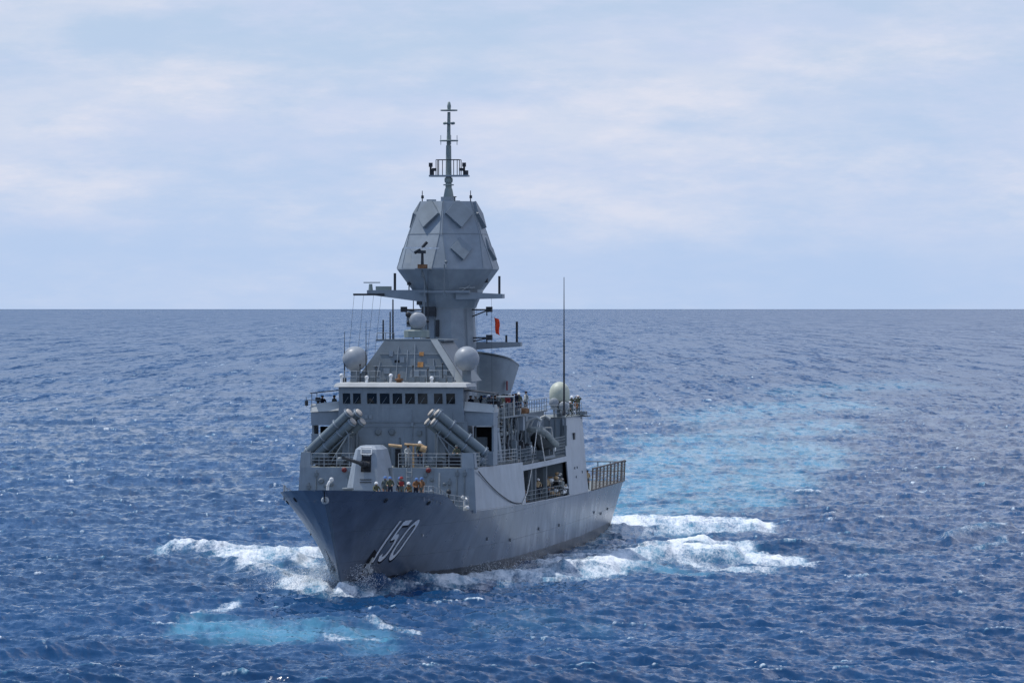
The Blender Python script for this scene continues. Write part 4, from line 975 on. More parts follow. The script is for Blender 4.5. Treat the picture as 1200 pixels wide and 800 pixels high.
mb.tube((-6, 118.2, 6.5), (6.2, 118.2, 6.5), .06); mb.tube((-6, 118.05, 5.6), (6.2, 118.05, 5.6), .04); mb.build('net_frame', 'metal', nt_)

# ------------------------------------------------------------------ separate things on the ship (world space, set by ship coordinates)
def thing_on_ship(name, v, u, z, label, cat, group=None, rz=0.0):
    o = empty(name, None, W(v, u, z), (0, 0, -TH + rz)); tag(o, label, cat, group); return o
# inflatable boat on the davit, bow toward the forecastle
rb = thing_on_ship('inflatable_boat', 6.45, 62.2, 9.25, 'dark inflatable boat stowed on the davit above the open boat bay', 'boat')
mb = MB(); tp = []
for k in range(25):
    a = k / 24; s_ = -1 + 2 * a
    y = -2.9 + 5.4 * abs(s_) ** 2.2 if abs(s_) < 1 else 2.5; x = 1.05 * math.copysign(min(1, abs(s_) * 1.9) ** .8, s_) if abs(s_) > 1e-3 else 0
    tp.append((x, y, .75 + .55 * max(0, (-y - .6) / 2.3) ** 1.5))
mb.path(tp, .27, 12)
for p in tp: mb.sphere(p, .268, 10)
mb.build('boat_tube', 'canvas', rb)
mb = MB(); mb.loft([[(0, -2.75, 1.0), (.05, -2.75, 1.05), (0, -2.75, 1.08), (-.05, -2.75, 1.05)], [(0, -1.7, .3), (.7, -1.7, .7), (0, -1.7, .75), (-.7, -1.7, .7)], [(0, .5, .02), (1.0, .5, .6), (0, .5, .62), (-1.0, .5, .6)], [(0, 2.6, .05), (1.0, 2.6, .6), (0, 2.6, .62), (-1.0, 2.6, .6)]]); mb.build('boat_hull', 'rubber', rb)
mb = MB(); mb.frus((-.4, .4, -.2, .7), (-.3, .3, .1, .6), .62, 1.6); mb.lathe([(.42, 0), (.45, .1), (.40, .4), (.1, .5)], (0, .35, 1.55), n=14); mb.build('boat_console', 'canvas', rb)
mb = MB(); mb.box(-.35, .35, 2.4, 2.95, .7, 1.7); mb.build('outboard_engine', 'black', rb)
mb = MB(); mb.path([(-.9, 1.9, .9), (-.7, 1.9, 2.1), (.7, 1.9, 2.1), (.9, 1.9, .9)], .05); mb.build('boat_frame', 'light', rb); mb = MB()
for k in range(4): mb.path([(-1.08, -1.5 + k * .55, 1.0 - k * .05), (-.5, -1.6 + k * .55, 1.35), (.5, -1.6 + k * .55, 1.35), (1.08, -1.5 + k * .55, 1.0 - k * .05)], .045)
mb.build_each('boat_cover_hoop', 'light', rb)
rb.rotation_euler = (R(-9), 0, -TH)
# flag
fl = MB(); g = []
for i in range(9):
    row = []
    for j in range(6):
        zz_ = -i * 1.35 / 8; x = j * .42 / 5; row.append((x * (1 - .03 * i) + .05 * math.sin(i * .8) + .02 * i, .10 * math.sin(j * 1.5 + i * .9), zz_ - x * .35))
    g.append(row)
vs_ = [p for r in g for p in r]; fs = [(i * 6 + j, i * 6 + j + 1, i * 6 + j + 7, i * 6 + j + 6) for i in range(8) for j in range(5)]
fl.add(vs_, fs, True); o = fl.build('signal_flag', 'flag', None, fix=False); o.location = W(3.85, 54, 20.5); o.rotation_euler = (0, 0, -TH + .3)
sm = o.modifiers.new('thickness', 'SOLIDIFY'); sm.thickness = 0.012
tag(o, 'orange red signal flag hanging from the halyard beside the mast', 'flag')
# hanging ropes
def sag(p, q, s_, n=14): return [Vector(p).lerp(Vector(q), i / n) + Vector((0, 0, -s_ * 4 * (i / n) * (1 - i / n))) for i in range(n + 1)]
def side_pt(u, z, off=.08): return Vector((side_v(u, z) + off, u, z)) if z > ztop(u) else Vector((hullB(u, z) + off, u, z))
mb = MB(); mb.path([W(*p) for p in [tuple(side_pt(27.0 + 18.5 * t, 8.5 - 3.2 * (1 - (1 - t) ** 1.8), .10)) for t in [i / 14 for i in range(15)]]], .045, 6)
tag(mb.build('rope', 'rope_dark'), 'dark rope drooping down the pale ship side below the rail', 'rope')
mb = MB(); mb.path([W(*p) for p in sag((6.6, 60.2, 11.6), (7.35, 49.5, 6.0), .5) + [side_pt(46, 5.15)]], .04, 6)
tag(mb.build('rope', 'rope_pale'), 'pale rope running from the davit down across the boat bay', 'rope')
mb = MB(); mb.path([W(*p) for p in sag((6.75, 60.0, 11.4), (7.4, 59.0, 8.3), .1)], .05, 6)
tag(mb.build('rope', 'rope_pale'), 'short pale boat fall hanging straight from the davit head', 'rope')
# heap of cargo net and gear in the bay
def heap(name, v, u, z, n, sx, su, sz, mats, label, cat, seed):
    rg = random.Random(seed); root = thing_on_ship(name, v, u, z, label, cat); 
    mb = MB()
    for k in range(n):
        x, y = rg.uniform(-sx, sx), rg.uniform(-su, su); zz_ = rg.uniform(0, sz) * (1 - .5 * abs(y) / su); r = rg.uniform(.12, .28); mb.cur = rg.randrange(len(mats))
        if k % 2: mb.sphere((x, y, zz_ + r * .7), r, 8, .7)
        else: mb.hexa([tuple(Vector((x, y, zz_)) + Matrix.Rotation(rg.uniform(0, 3), 3, 'Z') @ Vector(c_)) for c_ in [(-r, -r, 0), (r, -r, 0), (r, r, 0), (-r, r, 0), (-r * .8, -r, r * 1.3), (r * .8, -r, r * 1.2), (r, r * .8, r * 1.3), (-r, r, r * 1.2)]])
    mb.build_each('gear_bundle', mats, root); return root
heap('gear_pile', 6.5, 70.2, 5.0, 90, .6, 3.2, 1.9, ['canvas', 'white', 'wood', 'black', 'tan'], 'tan and grey heap of gear piled in the boat bay', 'gear pile', 5)
heap('gear_pile', 6.1, 51.5, 5.0, 22, .7, 1.8, .5, ['canvas', 'black', 'rust'], 'dark low heap of hoses in the forward end of the boat bay', 'gear pile', 6)
heap('gear_pile', 6.0, 48.8, 8.46, 16, .5, 1.2, .5, ['canvas', 'tan', 'metal'], 'yellowish coiled gear behind the rail above the ship side', 'gear pile', 9)

# ------------------------------------------------------------------ people
def pm(name, col): M[name] = plain(name, col, 0.8, 0, 0.2, 0.2)
pm('cloth_camo', (0.10, 0.12, 0.12)); pm('cloth_navy', (0.02, 0.025, 0.045)); pm('cloth_olive', (0.10, 0.105, 0.07)); pm('cloth_orange', (0.24, 0.12, 0.06)); pm('cloth_tan', (0.42, 0.32, 0.2)); pm('cloth_pale', (0.45, 0.47, 0.46))
pm('cloth_red', (0.24, 0.04, 0.04)); pm('cloth_blue', (0.10, 0.18, 0.36)); pm('cloth_white', (0.75, 0.75, 0.73)); pm('cloth_black', (0.015, 0.015, 0.018)); pm('skin_light', (0.46, 0.27, 0.19)); pm('skin_brown', (0.22, 0.12, 0.075)); pm('boots', (0.015, 0.014, 0.013)); pm('hair', (0.03, 0.022, 0.016)); pm('eyes', (0.01, 0.01, 0.01))
def skeleton(pose):
    J = {'pelvis': (0, 0, .95, .15), 'spine': (0, 0, 1.13, .145), 'chest': (0, 0, 1.32, .165), 'neck': (0, 0, 1.49, .065), 'head': (0, -.02, 1.63, .105), 'crown': (0, -.01, 1.72, .075)}
    for s_, n in ((-1, 'R'), (1, 'L')):
        J['sh' + n] = (s_ * .19, 0, 1.42, .075); J['el' + n] = (s_ * .25, .03, 1.14, .055); J['wr' + n] = (s_ * .24, -.08, .90, .04); J['ha' + n] = (s_ * .23, -.11, .80, .042); J['fi' + n] = (s_ * .22, -.13, .73, .022)
        J['th' + n] = (s_ * .19, -.16, .83, .018)
        J['hp' + n] = (s_ * .10, 0, .88, .105); J['kn' + n] = (s_ * .12, -.02, .50, .068); J['an' + n] = (s_ * .13, .02, .10, .05); J['to' + n] = (s_ * .15, -.16, .04, .042)
    if pose == 'rail':
        for s_, n in ((-1, 'R'), (1, 'L')):
            J['el' + n] = (s_ * .30, -.10, 1.17, .055); J['wr' + n] = (s_ * .22, -.34, 1.12, .04); J['ha' + n] = (s_ * .19, -.42, 1.10, .042); J['fi' + n] = (s_ * .16, -.48, 1.07, .022); J['th' + n] = (s_ * .13, -.42, 1.13, .018)
        J['chest'] = (0, -.05, 1.32, .165); J['neck'] = (0, -.09, 1.48, .065); J['head'] = (0, -.13, 1.61, .105); J['crown'] = (0, -.12, 1.70, .075)
        for n in 'RL': x, y, z, r = J['sh' + n]; J['sh' + n] = (x, -.05, z, r)
    if pose == 'raise':
        for s_, n in ((-1, 'R'), (1, 'L')):
            J['el' + n] = (s_ * .34, -.18, 1.40, .055); J['wr' + n] = (s_ * .17, -.24, 1.60, .04); J['ha' + n] = (s_ * .11, -.21, 1.66, .042); J['fi' + n] = (s_ * .07, -.19, 1.71, .022); J['th' + n] = (s_ * .07, -.20, 1.63, .018)
    if pose == 'crouch':
        dz = -.42
        for k in ('pelvis', 'spine', 'chest', 'neck', 'head', 'crown', 'shR', 'shL'):
            x, y, z, r = J[k]; J[k] = (x, y + .16 - .30 * max(0, z - .95), z + dz, r)
        for s_, n in ((-1, 'R'), (1, 'L')):
            J['hp' + n] = (s_ * .10, .15, .48, .105); J['kn' + n] = (s_ * .17, -.26, .50, .072); J['an' + n] = (s_ * .15, .04, .11, .05); J['to' + n] = (s_ * .17, -.14, .04, .042)
            J['el' + n] = (s_ * .28, -.16, .78, .055); J['wr' + n] = (s_ * .16, -.40, .70, .04); J['ha' + n] = (s_ * .12, -.48, .66, .042); J['fi' + n] = (s_ * .09, -.54, .62, .022); J['th' + n] = (s_ * .06, -.47, .69, .018)
    E_ = [('pelvis', 'spine'), ('spine', 'chest'), ('chest', 'neck'), ('neck', 'head'), ('head', 'crown')]
    for n in 'RL': E_ += [('chest', 'sh' + n), ('sh' + n, 'el' + n), ('el' + n, 'wr' + n), ('wr' + n, 'ha' + n), ('ha' + n, 'fi' + n), ('ha' + n, 'th' + n), ('pelvis', 'hp' + n), ('hp' + n, 'kn' + n), ('kn' + n, 'an' + n), ('an' + n, 'to' + n)]
    return J, E_
def body_mesh(pose):
    J, E_ = skeleton(pose); keys = list(J)
    me = bpy.data.meshes.new('person_skeleton'); me.from_pydata([J[k][:3] for k in keys], [(keys.index(a), keys.index(b_)) for a, b_ in E_], [])
    o = bpy.data.objects.new('person_skeleton', me); C.objects.link(o)
    md = o.modifiers.new('skin', 'SKIN'); md.use_smooth_shade = True
    for i, k in enumerate(keys):
        sv = me.skin_vertices[0].data[i]; r = J[k][3]; sv.radius = (r * 1.15, r * .85) if k in ('pelvis', 'spine', 'chest') else (r, r); sv.use_root = (k == 'pelvis')
    sb = o.modifiers.new('sub', 'SUBSURF'); sb.levels = 1; sb.render_levels = 1
    dg = bpy.context.evaluated_depsgraph_get(); dg.update(); me2 = bpy.data.meshes.new_from_object(o.evaluated_get(dg))
    bpy.data.objects.remove(o)
    pts = np.array([J[k][:3] for k in keys]); idx = []
    for p in me2.polygons:
        c_ = np.array(p.center); k = keys[int(np.argmin(((pts - c_) ** 2).sum(1)))]
        idx.append(2 if k in ('head', 'crown') or k[:2] in ('ha', 'fi', 'th') else 3 if k[:2] in ('to',) else 1 if k[:2] in ('hp', 'kn', 'an') or k == 'pelvis' else 0)
    return me2, idx, J
BODIES = {p: body_mesh(p) for p in ('stand', 'rail', 'raise', 'crouch')}
def face_parts(J, parent):
    h_ = Vector(J['head'][:3]); mb = MB()
    for s_ in (-1, 1): mb.sphere(h_ + Vector((s_ * .038, -.092, .012)), .016, 6)
    mb.build('eyes', 'eyes', parent)
MESHC = {}
def person(v, u, z, pose, top, trousers, hat, label, group, rz=0.0, skin='skin_light', vest=None, scale=1.0):
    me, idx, J = BODIES[pose]; key = (pose, top, trousers, skin)
    if key not in MESHC:
        m2 = me.copy(); m2.materials.clear()
        for x in (top, trousers, skin, 'boots'): m2.materials.append(M[x])
        m2.polygons.foreach_set('material_index', idx); m2.polygons.foreach_set('use_smooth', [True] * len(m2.polygons)); m2.name = 'person'; MESHC[key] = m2
    o = bpy.data.objects.new('person', MESHC[key]); C.objects.link(o)
    o.location = W(v, u, z); o.rotation_euler = (0, 0, -TH + rz); o.scale = (scale,) * 3
    tag(o, label, 'person', group)
    h_ = Vector(J['head'][:3])
    kk = ('hat', hat, pose)
    if kk not in MESHC:
        mb = MB()
        if hat.startswith('hair'): mb.lathe([(.112, 0), (.120, .05), (.10, .11), (.05, .14), (.01, .145)], h_ + Vector((0, .02, .0)), n=14); mat = 'hair'
        elif hat.startswith('helmet'): mb.lathe([(.145, -.01), (.145, .06), (.12, .13), (.06, .17), (.01, .18)], h_ + Vector((0, .005, 0)), n=14); mb.plate([h_ + Vector((-.09, -.12, .03)), h_ + Vector((.09, -.12, .03)), h_ + Vector((.06, -.20, .015)), h_ + Vector((-.06, -.20, .015))], (0, 0, .015)); mat = 'cloth_' + hat.split('_')[1]
        else: mb.lathe([(.122, .02), (.124, .08), (.10, .13), (.01, .135)], h_ + Vector((0, .01, 0)), n=14); mb.plate([h_ + Vector((-.08, -.10, .045)), h_ + Vector((.08, -.10, .045)), h_ + Vector((.06, -.20, .03)), h_ + Vector((-.06, -.20, .03))], (0, 0, .012)); mat = 'cloth_' + hat.split('_')[1]
        ho = mb.build(hat.split('_')[0], mat); MESHC[kk] = ho.data; bpy.data.objects.remove(ho)
    ho = bpy.data.objects.new(hat.split('_')[0], MESHC[kk]); C.objects.link(ho); ho.parent = o
    if vest:
        kk = ('vest', vest, pose)
        if kk not in MESHC:
            mb = MB(); c0 = Vector(J['spine'][:3]); c1 = Vector(J['chest'][:3])
            ring = lambda c_, a, b_: [c_ + Vector((a * math.cos(2 * math.pi * i / 14), b_ * math.sin(2 * math.pi * i / 14), 0)) for i in range(14)]
            mb.loft([ring(c0 - (c1 - c0) * .4, .20, .155), ring(c0, .205, .165), ring(c1, .215, .175), ring(c1 + (c1 - c0) * .55, .15, .12)], True, True)
            vo = mb.build('vest', 'cloth_' + vest); MESHC[kk] = vo.data; bpy.data.objects.remove(vo)
        vo = bpy.data.objects.new('vest', MESHC[kk]); C.objects.link(vo); vo.parent = o
    return o
G1 = 'sailors working on the forecastle'; G2 = 'sailors on the launcher deck'; G3 = 'sailors on the bridge wings'; G4 = 'sailors crowding the deck abaft the bridge'; G5 = 'sailors on the hangar roof'; G6 = 'sailors at the flight deck net'; G7 = 'sailors in the boat bay'
zf = lambda u: zdeck(u) + .06
# forecastle party beside the gun
person(1.55, 12.4, zf(12.4), 'crouch', 'cloth_olive', 'cloth_camo', 'helmet_white', 'crouching sailor in white helmet and olive shirt next to the gun house', G1, .5)
person(2.15, 12.9, zf(12.9), 'stand', 'cloth_camo', 'cloth_camo', 'helmet_blue', 'blue helmeted sailor in grey camouflage standing nearest the gun house', G1, .3)
person(2.65, 12.3, zf(12.3), 'rail', 'cloth_olive', 'cloth_navy', 'helmet_blue', 'blue helmeted sailor in olive shirt leaning at the forecastle rail', G1, .1)
person(3.2, 13.4, zf(13.4), 'stand', 'cloth_navy', 'cloth_navy', 'helmet_blue', 'blue helmeted sailor in dark navy overalls in the forecastle party', G1, -.4, 'skin_brown')
person(3.45, 12.6, zf(12.6), 'rail', 'cloth_camo', 'cloth_camo', 'helmet_red', 'red helmeted sailor wearing a red vest on the forecastle', G1, .2, vest='red')
person(3.95, 13.1, zf(13.1), 'crouch', 'cloth_olive', 'cloth_olive', 'helmet_white', 'bending sailor in white helmet and orange vest on the forecastle', G1, -.3, vest='orange')
person(4.35, 13.8, zf(13.8), 'rail', 'cloth_orange', 'cloth_navy', 'helmet_blue', 'blue helmeted sailor in orange jacket hauling on the forecastle', G1, .6)
person(4.85, 13.6, zf(13.6), 'stand', 'cloth_orange', 'cloth_camo', 'helmet_blue', 'rightmost blue helmeted sailor of the forecastle party, in orange shirt and camouflage trousers', G1, -.5)
# launcher deck
person(1.45, 26.2, DZ, 'rail', 'cloth_pale', 'cloth_pale', 'hair_dark', 'bareheaded sailor in pale overalls at the rail right of the gun', G2, .8)
person(2.35, 26.8, DZ + .25, 'stand', 'cloth_olive', 'cloth_navy', 'helmet_white', 'white helmeted sailor standing under the tan boom on the launcher deck', G2, .3)
person(5.35, 26.6, DZ, 'rail', 'cloth_olive', 'cloth_camo', 'cap_camo', 'capped sailor in olive shirt below the port missile canisters', G2, -.2)
# bridge wings
WZ_ = 12.55
person(-6.7, 33.2, WZ_, 'rail', 'cloth_navy', 'cloth_navy', 'cap_black', 'black capped sailor leaning on the outer end of the starboard bridge wing', G3, .2)
person(-5.75, 33.3, WZ_, 'stand', 'cloth_camo', 'cloth_navy', 'hair_dark', 'bareheaded sailor beside the wheelhouse on the starboard bridge wing', G3, -.6)
wl_ = [('stand', 'cloth_navy', 'cap_black', 'black capped sailor in navy standing against the wheelhouse on the port wing'), ('rail', 'cloth_pale', 'cap_white', 'white capped sailor in pale shirt at the port wing bulwark'), ('raise', 'cloth_navy', 'hair_dark', 'bareheaded sailor raising binoculars on the port bridge wing'), ('stand', 'cloth_pale', 'helmet_blue', 'blue helmeted sailor in pale shirt on the port bridge wing'), ('rail', 'cloth_navy', 'cap_blue', 'blue capped sailor in navy leaning on the port wing bulwark'), ('stand', 'cloth_black', 'cap_black', 'black clad sailor at the outer end of the port bridge wing')]
for i, (ps, tp_, ht, lb) in enumerate(wl_): person(5.35 + i * .37, 33.1 + .35 * (i % 3), WZ_, ps, tp_, 'cloth_navy', ht, lb, G3, .4 * ((i % 3) - 1))
# deck abaft the bridge
crowd = [(4.9, 46.2, 'stand', 'cloth_navy', 'cap_black', 'black capped sailor in navy beside the ladder head abaft the bridge'), (5.35, 47.1, 'rail', 'cloth_camo', 'hair_dark', 'bareheaded sailor in camouflage leaning on the rail near the ladder head'), (4.4, 47.8, 'stand', 'cloth_pale', 'cap_white', 'white capped sailor in pale shirt inside the crowd abaft the bridge'), (5.4, 48.7, 'stand', 'cloth_olive', 'cap_camo', 'capped sailor in olive shirt under the pale handling frame'),
 (4.8, 49.9, 'raise', 'cloth_navy', 'hair_dark', 'bareheaded sailor in navy lifting both hands to the eyes abaft the bridge'), (5.5, 50.8, 'rail', 'cloth_red', 'cap_black', 'sailor in red shirt and black cap at the rail abaft the bridge'), (5.0, 51.8, 'stand', 'cloth_camo', 'cap_black', 'black capped sailor in camouflage behind the red shirted sailor'), (5.5, 53.2, 'rail', 'cloth_navy', 'hair_dark', 'bareheaded sailor in navy leaning on the rail midway to the winch drum'), (5.1, 54.6, 'stand', 'cloth_tan', 'cap_white', 'white capped sailor in tan shirt left of the rusty winch drum'), (5.45, 55.6, 'raise', 'cloth_navy', 'cap_black', 'black capped sailor pointing upward beside the rusty winch drum'),
 (5.3, 58.2, 'stand', 'cloth_olive', 'helmet_white', 'white helmeted sailor in olive shirt at the aft end of the crowded platform'), (4.6, 62.0, 'rail', 'cloth_navy', 'cap_blue', 'blue capped sailor alone on the narrow deck above the davit'), (4.7, 66.0, 'stand', 'cloth_pale', 'cap_black', 'black capped sailor in pale shirt ahead of the two drums')]
for i, (v, u, ps, tp_, ht, lb) in enumerate(crowd): person(v, u, 12.36, ps, tp_, 'cloth_navy', ht, lb, G4, .5 * ((i % 4) - 1.5), 'skin_brown' if i % 5 == 3 else 'skin_light')
# hangar roof
roof = [(6.45, 77.6, 'crouch', 'cloth_pale', 'cap_white', 'white capped sailor crouching beside the whip antenna on the hangar roof'), (6.55, 79.5, 'crouch', 'cloth_camo', 'cap_white', 'white capped sailor in camouflage crouching on the hangar roof behind the whip antenna'), (6.3, 82.0, 'rail', 'cloth_olive', 'helmet_white', 'white helmeted sailor in olive leaning on the hangar roof rail'), (6.4, 84.0, 'crouch', 'cloth_orange', 'cap_black', 'sailor in orange shirt crouching on the hangar roof'), (6.35, 85.8, 'raise', 'cloth_olive', 'cap_white', 'sailor with raised arms at the aft edge of the hangar roof')]
for i, (v, u, ps, tp_, ht, lb) in enumerate(roof): person(v, u, 11.7, ps, tp_, 'cloth_camo', ht, lb, G5, .5 * ((i % 3) - 1))
person(6.85, 88.3, ztop(88.3) + .1, 'stand', 'cloth_tan', 'cloth_camo', 'cap_black', 'sailor in tan shirt with arms down at the forward end of the safety net', G6, .3, scale=1.0)
person(6.65, 89.6, ztop(89) + .1, 'rail', 'cloth_black', 'cloth_navy', 'cap_black', 'sailor in black leaning over the safety net', G6, -.2)
for v, u, ps, tp_, ht, lb in ((6.3, 53.6, 'crouch', 'cloth_orange', 'cap_black', 'sailor in orange crouching in the forward half of the boat bay'), (6.2, 58.6, 'stand', 'cloth_pale', 'hair_dark', 'bareheaded sailor in pale overalls standing at the bay pillars'), (6.4, 61.5, 'rail', 'cloth_tan', 'helmet_white', 'white helmeted sailor in tan leaning at the bay rail'), (6.5, 66.3, 'stand', 'cloth_tan', 'cap_camo', 'capped sailor in tan shirt beside the heap of gear in the bay')):
    person(v, u, zdeck(u) + .07, ps, tp_, 'cloth_navy', ht, lb, G7, .4)

# ------------------------------------------------------------------ sea
rngn = np.random.default_rng(42)
def ocean_tile(L, n, rms, kmin, kmax, wind, spread, chop, peak):
    k1 = np.fft.fftfreq(n, L / n) * 2 * np.pi; KX, KY = np.meshgrid(k1, k1, indexing='ij'); K = np.hypot(KX, KY); K[0, 0] = 1
    cosw = (KX * wind[0] + KY * wind[1]) / K
    P_ = np.exp(-(peak / K) ** 2) / K ** 3.7 * (np.abs(cosw) ** spread + 0.06) * np.where(cosw < 0, .25, 1.0)
    P_[(K < kmin) | (K > kmax)] = 0; P_[0, 0] = 0
    A = np.sqrt(P_) * (rngn.normal(size=K.shape) + 1j * rngn.normal(size=K.shape))
    h_ = np.fft.ifft2(A).real; s_ = rms / h_.std(); A = A * s_; h_ = h_ * s_
    dx = np.fft.ifft2(1j * KX / K * A).real * chop; dy = np.fft.ifft2(1j * KY / K * A).real * chop
    jxx = np.fft.ifft2(-KX * KX / K * A).real * chop; jyy = np.fft.ifft2(-KY * KY / K * A).real * chop; jxy = np.fft.ifft2(-KX * KY / K * A).real * chop
    J_ = (1 + jxx) * (1 + jyy) - jxy ** 2
    return dict(L=L, n=n, f=[h_, dx, dy, J_])
def sample(tile, X, Y, ang):
    c_, s_ = math.cos(ang), math.sin(ang); x = (X * c_ + Y * s_) / tile['L'] * tile['n']; y = (-X * s_ + Y * c_) / tile['L'] * tile['n']
    xi = np.floor(x).astype(np.int64); yi = np.floor(y).astype(np.int64); fx = (x - xi).astype(np.float32); fy = (y - yi).astype(np.float32)
    n = tile['n']; x0 = xi % n; x1 = (xi + 1) % n; y0 = yi % n; y1 = (yi + 1) % n; r = []
    for a in tile['f']: r.append(a[x0, y0] * (1 - fx) * (1 - fy) + a[x1, y0] * fx * (1 - fy) + a[x0, y1] * (1 - fx) * fy + a[x1, y1] * fx * fy)
    h_, dx, dy, J_ = r
    return h_, dx * c_ - dy * s_, dx * s_ + dy * c_, J_
T1 = ocean_tile(331.0, 1024, 0.20, 0.03, 3.0, (0.30, -0.95), 4.0, 0.7, 0.26)
T2 = ocean_tile(47.0, 512, 0.102, 1.2, 30.0, (0.12, -0.99), 4.0, 0.5, 1.9)
T3 = ocean_tile(1230.0, 256, 0.15, 0.01, 0.4, (0.7, -0.7), 3.0, 0.8, 0.07)
PXR = 1024 / 1200 * F_PX
q_near, q_far = PXR * CAM_H / 244.0, PXR * CAM_H / 90000.0
rows = PXR * CAM_H / np.arange(q_near, 1.2, -0.36)
rows = np.concatenate([[4, 60, 150, 215, 235], rows, [130000.0, 300000.0, 900000.0]])
mid_ = np.linspace(-0.122, 0.122, 1340); wide = np.arange(0.1227, 0.33, 0.0006)
tcol = np.concatenate([-wide[::-1], mid_, wide]); ext = 0.33 * 1.35 ** np.arange(1, 13)
tcol = np.concatenate([-ext[::-1], tcol, ext])
YY, TT = np.meshgrid(rows, tcol, indexing='ij'); XX = YY * TT
nr_, nc_ = XX.shape
X = XX.ravel(); Y = YY.ravel()
dense = ((Y > 238) * np.clip((0.325 - np.abs(X / Y)) / 0.05, 0, 1)).astype(np.float32)
a1 = np.clip((2600 - Y) / 1900, .12, 1) * dense; a2 = np.clip((3200 - Y) / 2400, 0, 1) * dense
h1_, dx1, dy1, J1 = sample(T1, X, Y, 0.13); h2_, dx2, dy2, J2 = sample(T2, X, Y, -0.41); h3_, dx3, dy3, J3 = sample(T3, X, Y, 0.5)

FOAM = [
    ([(-5.3, 385.7), (-2.0, 394.3), (1.4, 399.4), (5.5, 404.6), (10.0, 415.5), (14.6, 426.9), (19.7, 426.9), (24.1, 419.7)], 9.8, 1.0),
    ([(2.8, 415.5), (7.3, 426.9), (12.0, 439.0), (16.8, 445.4), (20.9, 435.9)], 10.9, 1.0),
    ([(1.4, 395.6), (5.4, 396.8), (8.9, 402.0)], 5.1, 0.9),
    ([(14.2, 415.5), (17.4, 405.9), (21.3, 407.3)], 5.3, 0.8),
    ([(9.2, 481.7), (13.4, 487.4), (19.3, 489.4), (25.0, 487.4)], 9.7, 1.1),
    ([(10.2, 474.4), (16.4, 478.0), (21.3, 478.0)], 5.5, 0.8),
    ([(-30.9, 440.6), (-28.0, 442.2), (-23.2, 437.5), (-18.9, 440.6), (-15.8, 429.9)], 7.7, 1.0),
    ([(-24.7, 426.9), (-21.7, 422.6), (-18.5, 422.6), (-15.0, 408.6)], 8.7, 1.0),
    ([(-21.8, 410.0), (-18.5, 399.4), (-16.0, 389.3), (-13.5, 375.2)], 7.3, 0.9),
    ([(-16.8, 377.5), (-14.4, 372.9), (-12.7, 369.6)], 6, 1.05),
    ([(-14.6, 371), (-13.2, 369), (-12.0, 367.5), (-10.4, 369)], 4.0, 0.78),
    ([(-17.5, 384), (-15.4, 377), (-13.8, 371)], 7, 0.95),
    ([(-22.8, 343.9), (-21.6, 349.7), (-19.6, 355.8)], 3.0, 0.75),
    ([(-12.3, 367.4), (-10.1, 368.5), (-7.8, 377.5), (-4.0, 386.9)], 2.9, 0.7),
    ([(-9.8, 338.3), (-8.3, 333.7), (-6.2, 330.2)], 2.2, 0.7),
    ([(-12.3, 325.8), (-10.5, 323.3), (-8.8, 320.7)], 2.5, 0.55),
    ([(40.0, 458.5), (43.2, 467.2), (46.5, 472.5)], 3.6, 0.5),
    ([(21.6, 327.5), (22.8, 325.0)], 2.6, 0.6),
    ([(41.2, 445.4), (45.5, 458.5)], 3.4, 0.5),
    ([(3.1, 445.4), (7.0, 456.9), (9.6, 465.4)], 5.1, 0.5),
]
TURQ = [
    ([(-22.1, 334.6), (-19.2, 330.2), (-15.2, 329.3), (-11.1, 324.1), (-8.0, 318)], 11, 0.8),
    ([(10.0, 509.5), (14.4, 524.6), (21.4, 543.0), (28.4, 552.7)], 24, 1.0),
    ([(11.7, 567.9), (17.2, 589.6), (24.9, 606.9), (34.3, 625.3)], 42, 1.1),
    ([(14.0, 640.0), (22.0, 655.0), (32.0, 665.0), (44.0, 690.0)], 30, .8),
    ([(15.1, 676.5), (24.5, 715.7), (34.3, 741.4), (46.3, 750.4)], 48, 1.1),
    ([(21.5, 783.6), (32.1, 814.5), (44.5, 865.8), (60, 900)], 50, 0.8),
    ([(36.4, 967.2), (54.8, 1067.3), (75.7, 1105.4)], 75, 0.7),
    ([(70, 1250.0), (92, 1350), (115, 1420)], 90, 0.5),
    ([(6.9, 445.4), (11.8, 429.9), (16.9, 429.9), (21.7, 422.6)], 20.9, 0.45),
    ([(7.9, 462.0), (9.4, 476.2), (16.4, 479.9)], 14.7, 0.6),
    ([(11.9, 408.6), (13.8, 402.0), (16.2, 394.3)], 6.5, 0.6),
    ([(-25.3, 422.6), (-18.9, 408.6), (-14.1, 383.3)], 16.2, 0.35),
    ([(-2.3, 331.9), (1.2, 336.4), (5.7, 331.9)], 12.8, 0.25),
    ([(28.5, 462.0), (31.3, 445.4), (33.1, 429.9)], 12.8, 0.25),
]
KY_ = 0.09      # foam streaks are drawn out along the line of travel: depth is weighted down against width
def stroke_field(strokes, soft):
    out_ = np.zeros_like(X)
    for pts, wy, st_ in strokes:
        sel = (np.abs(Y - np.mean([p[1] for p in pts])) < 260) & (dense > 0)
        x = X[sel]; y = Y[sel] * KY_; best = np.full(x.shape, 1e9)
        for (xa, ya), (xb, yb2) in zip(pts, pts[1:]):
            ya2, yb3 = ya * KY_, yb2 * KY_; dxs, dys = xb - xa, yb3 - ya2; t = np.clip(((x - xa) * dxs + (y - ya2) * dys) / (dxs * dxs + dys * dys + 1e-9), 0, 1)
            best = np.minimum(best, (x - xa - t * dxs) ** 2 + (y - ya2 - t * dys) ** 2)
        w_ = wy * KY_; out_[sel] = np.maximum(out_[sel], st_ * np.exp(-best / (w_ * w_) * soft))
    return out_
foam = stroke_field(FOAM, 0.8); turq = stroke_field(TURQ, 0.8)
def ridge(pts, wy, hgt):
    return stroke_field([(pts, wy, 1.0)], 1.0) * hgt
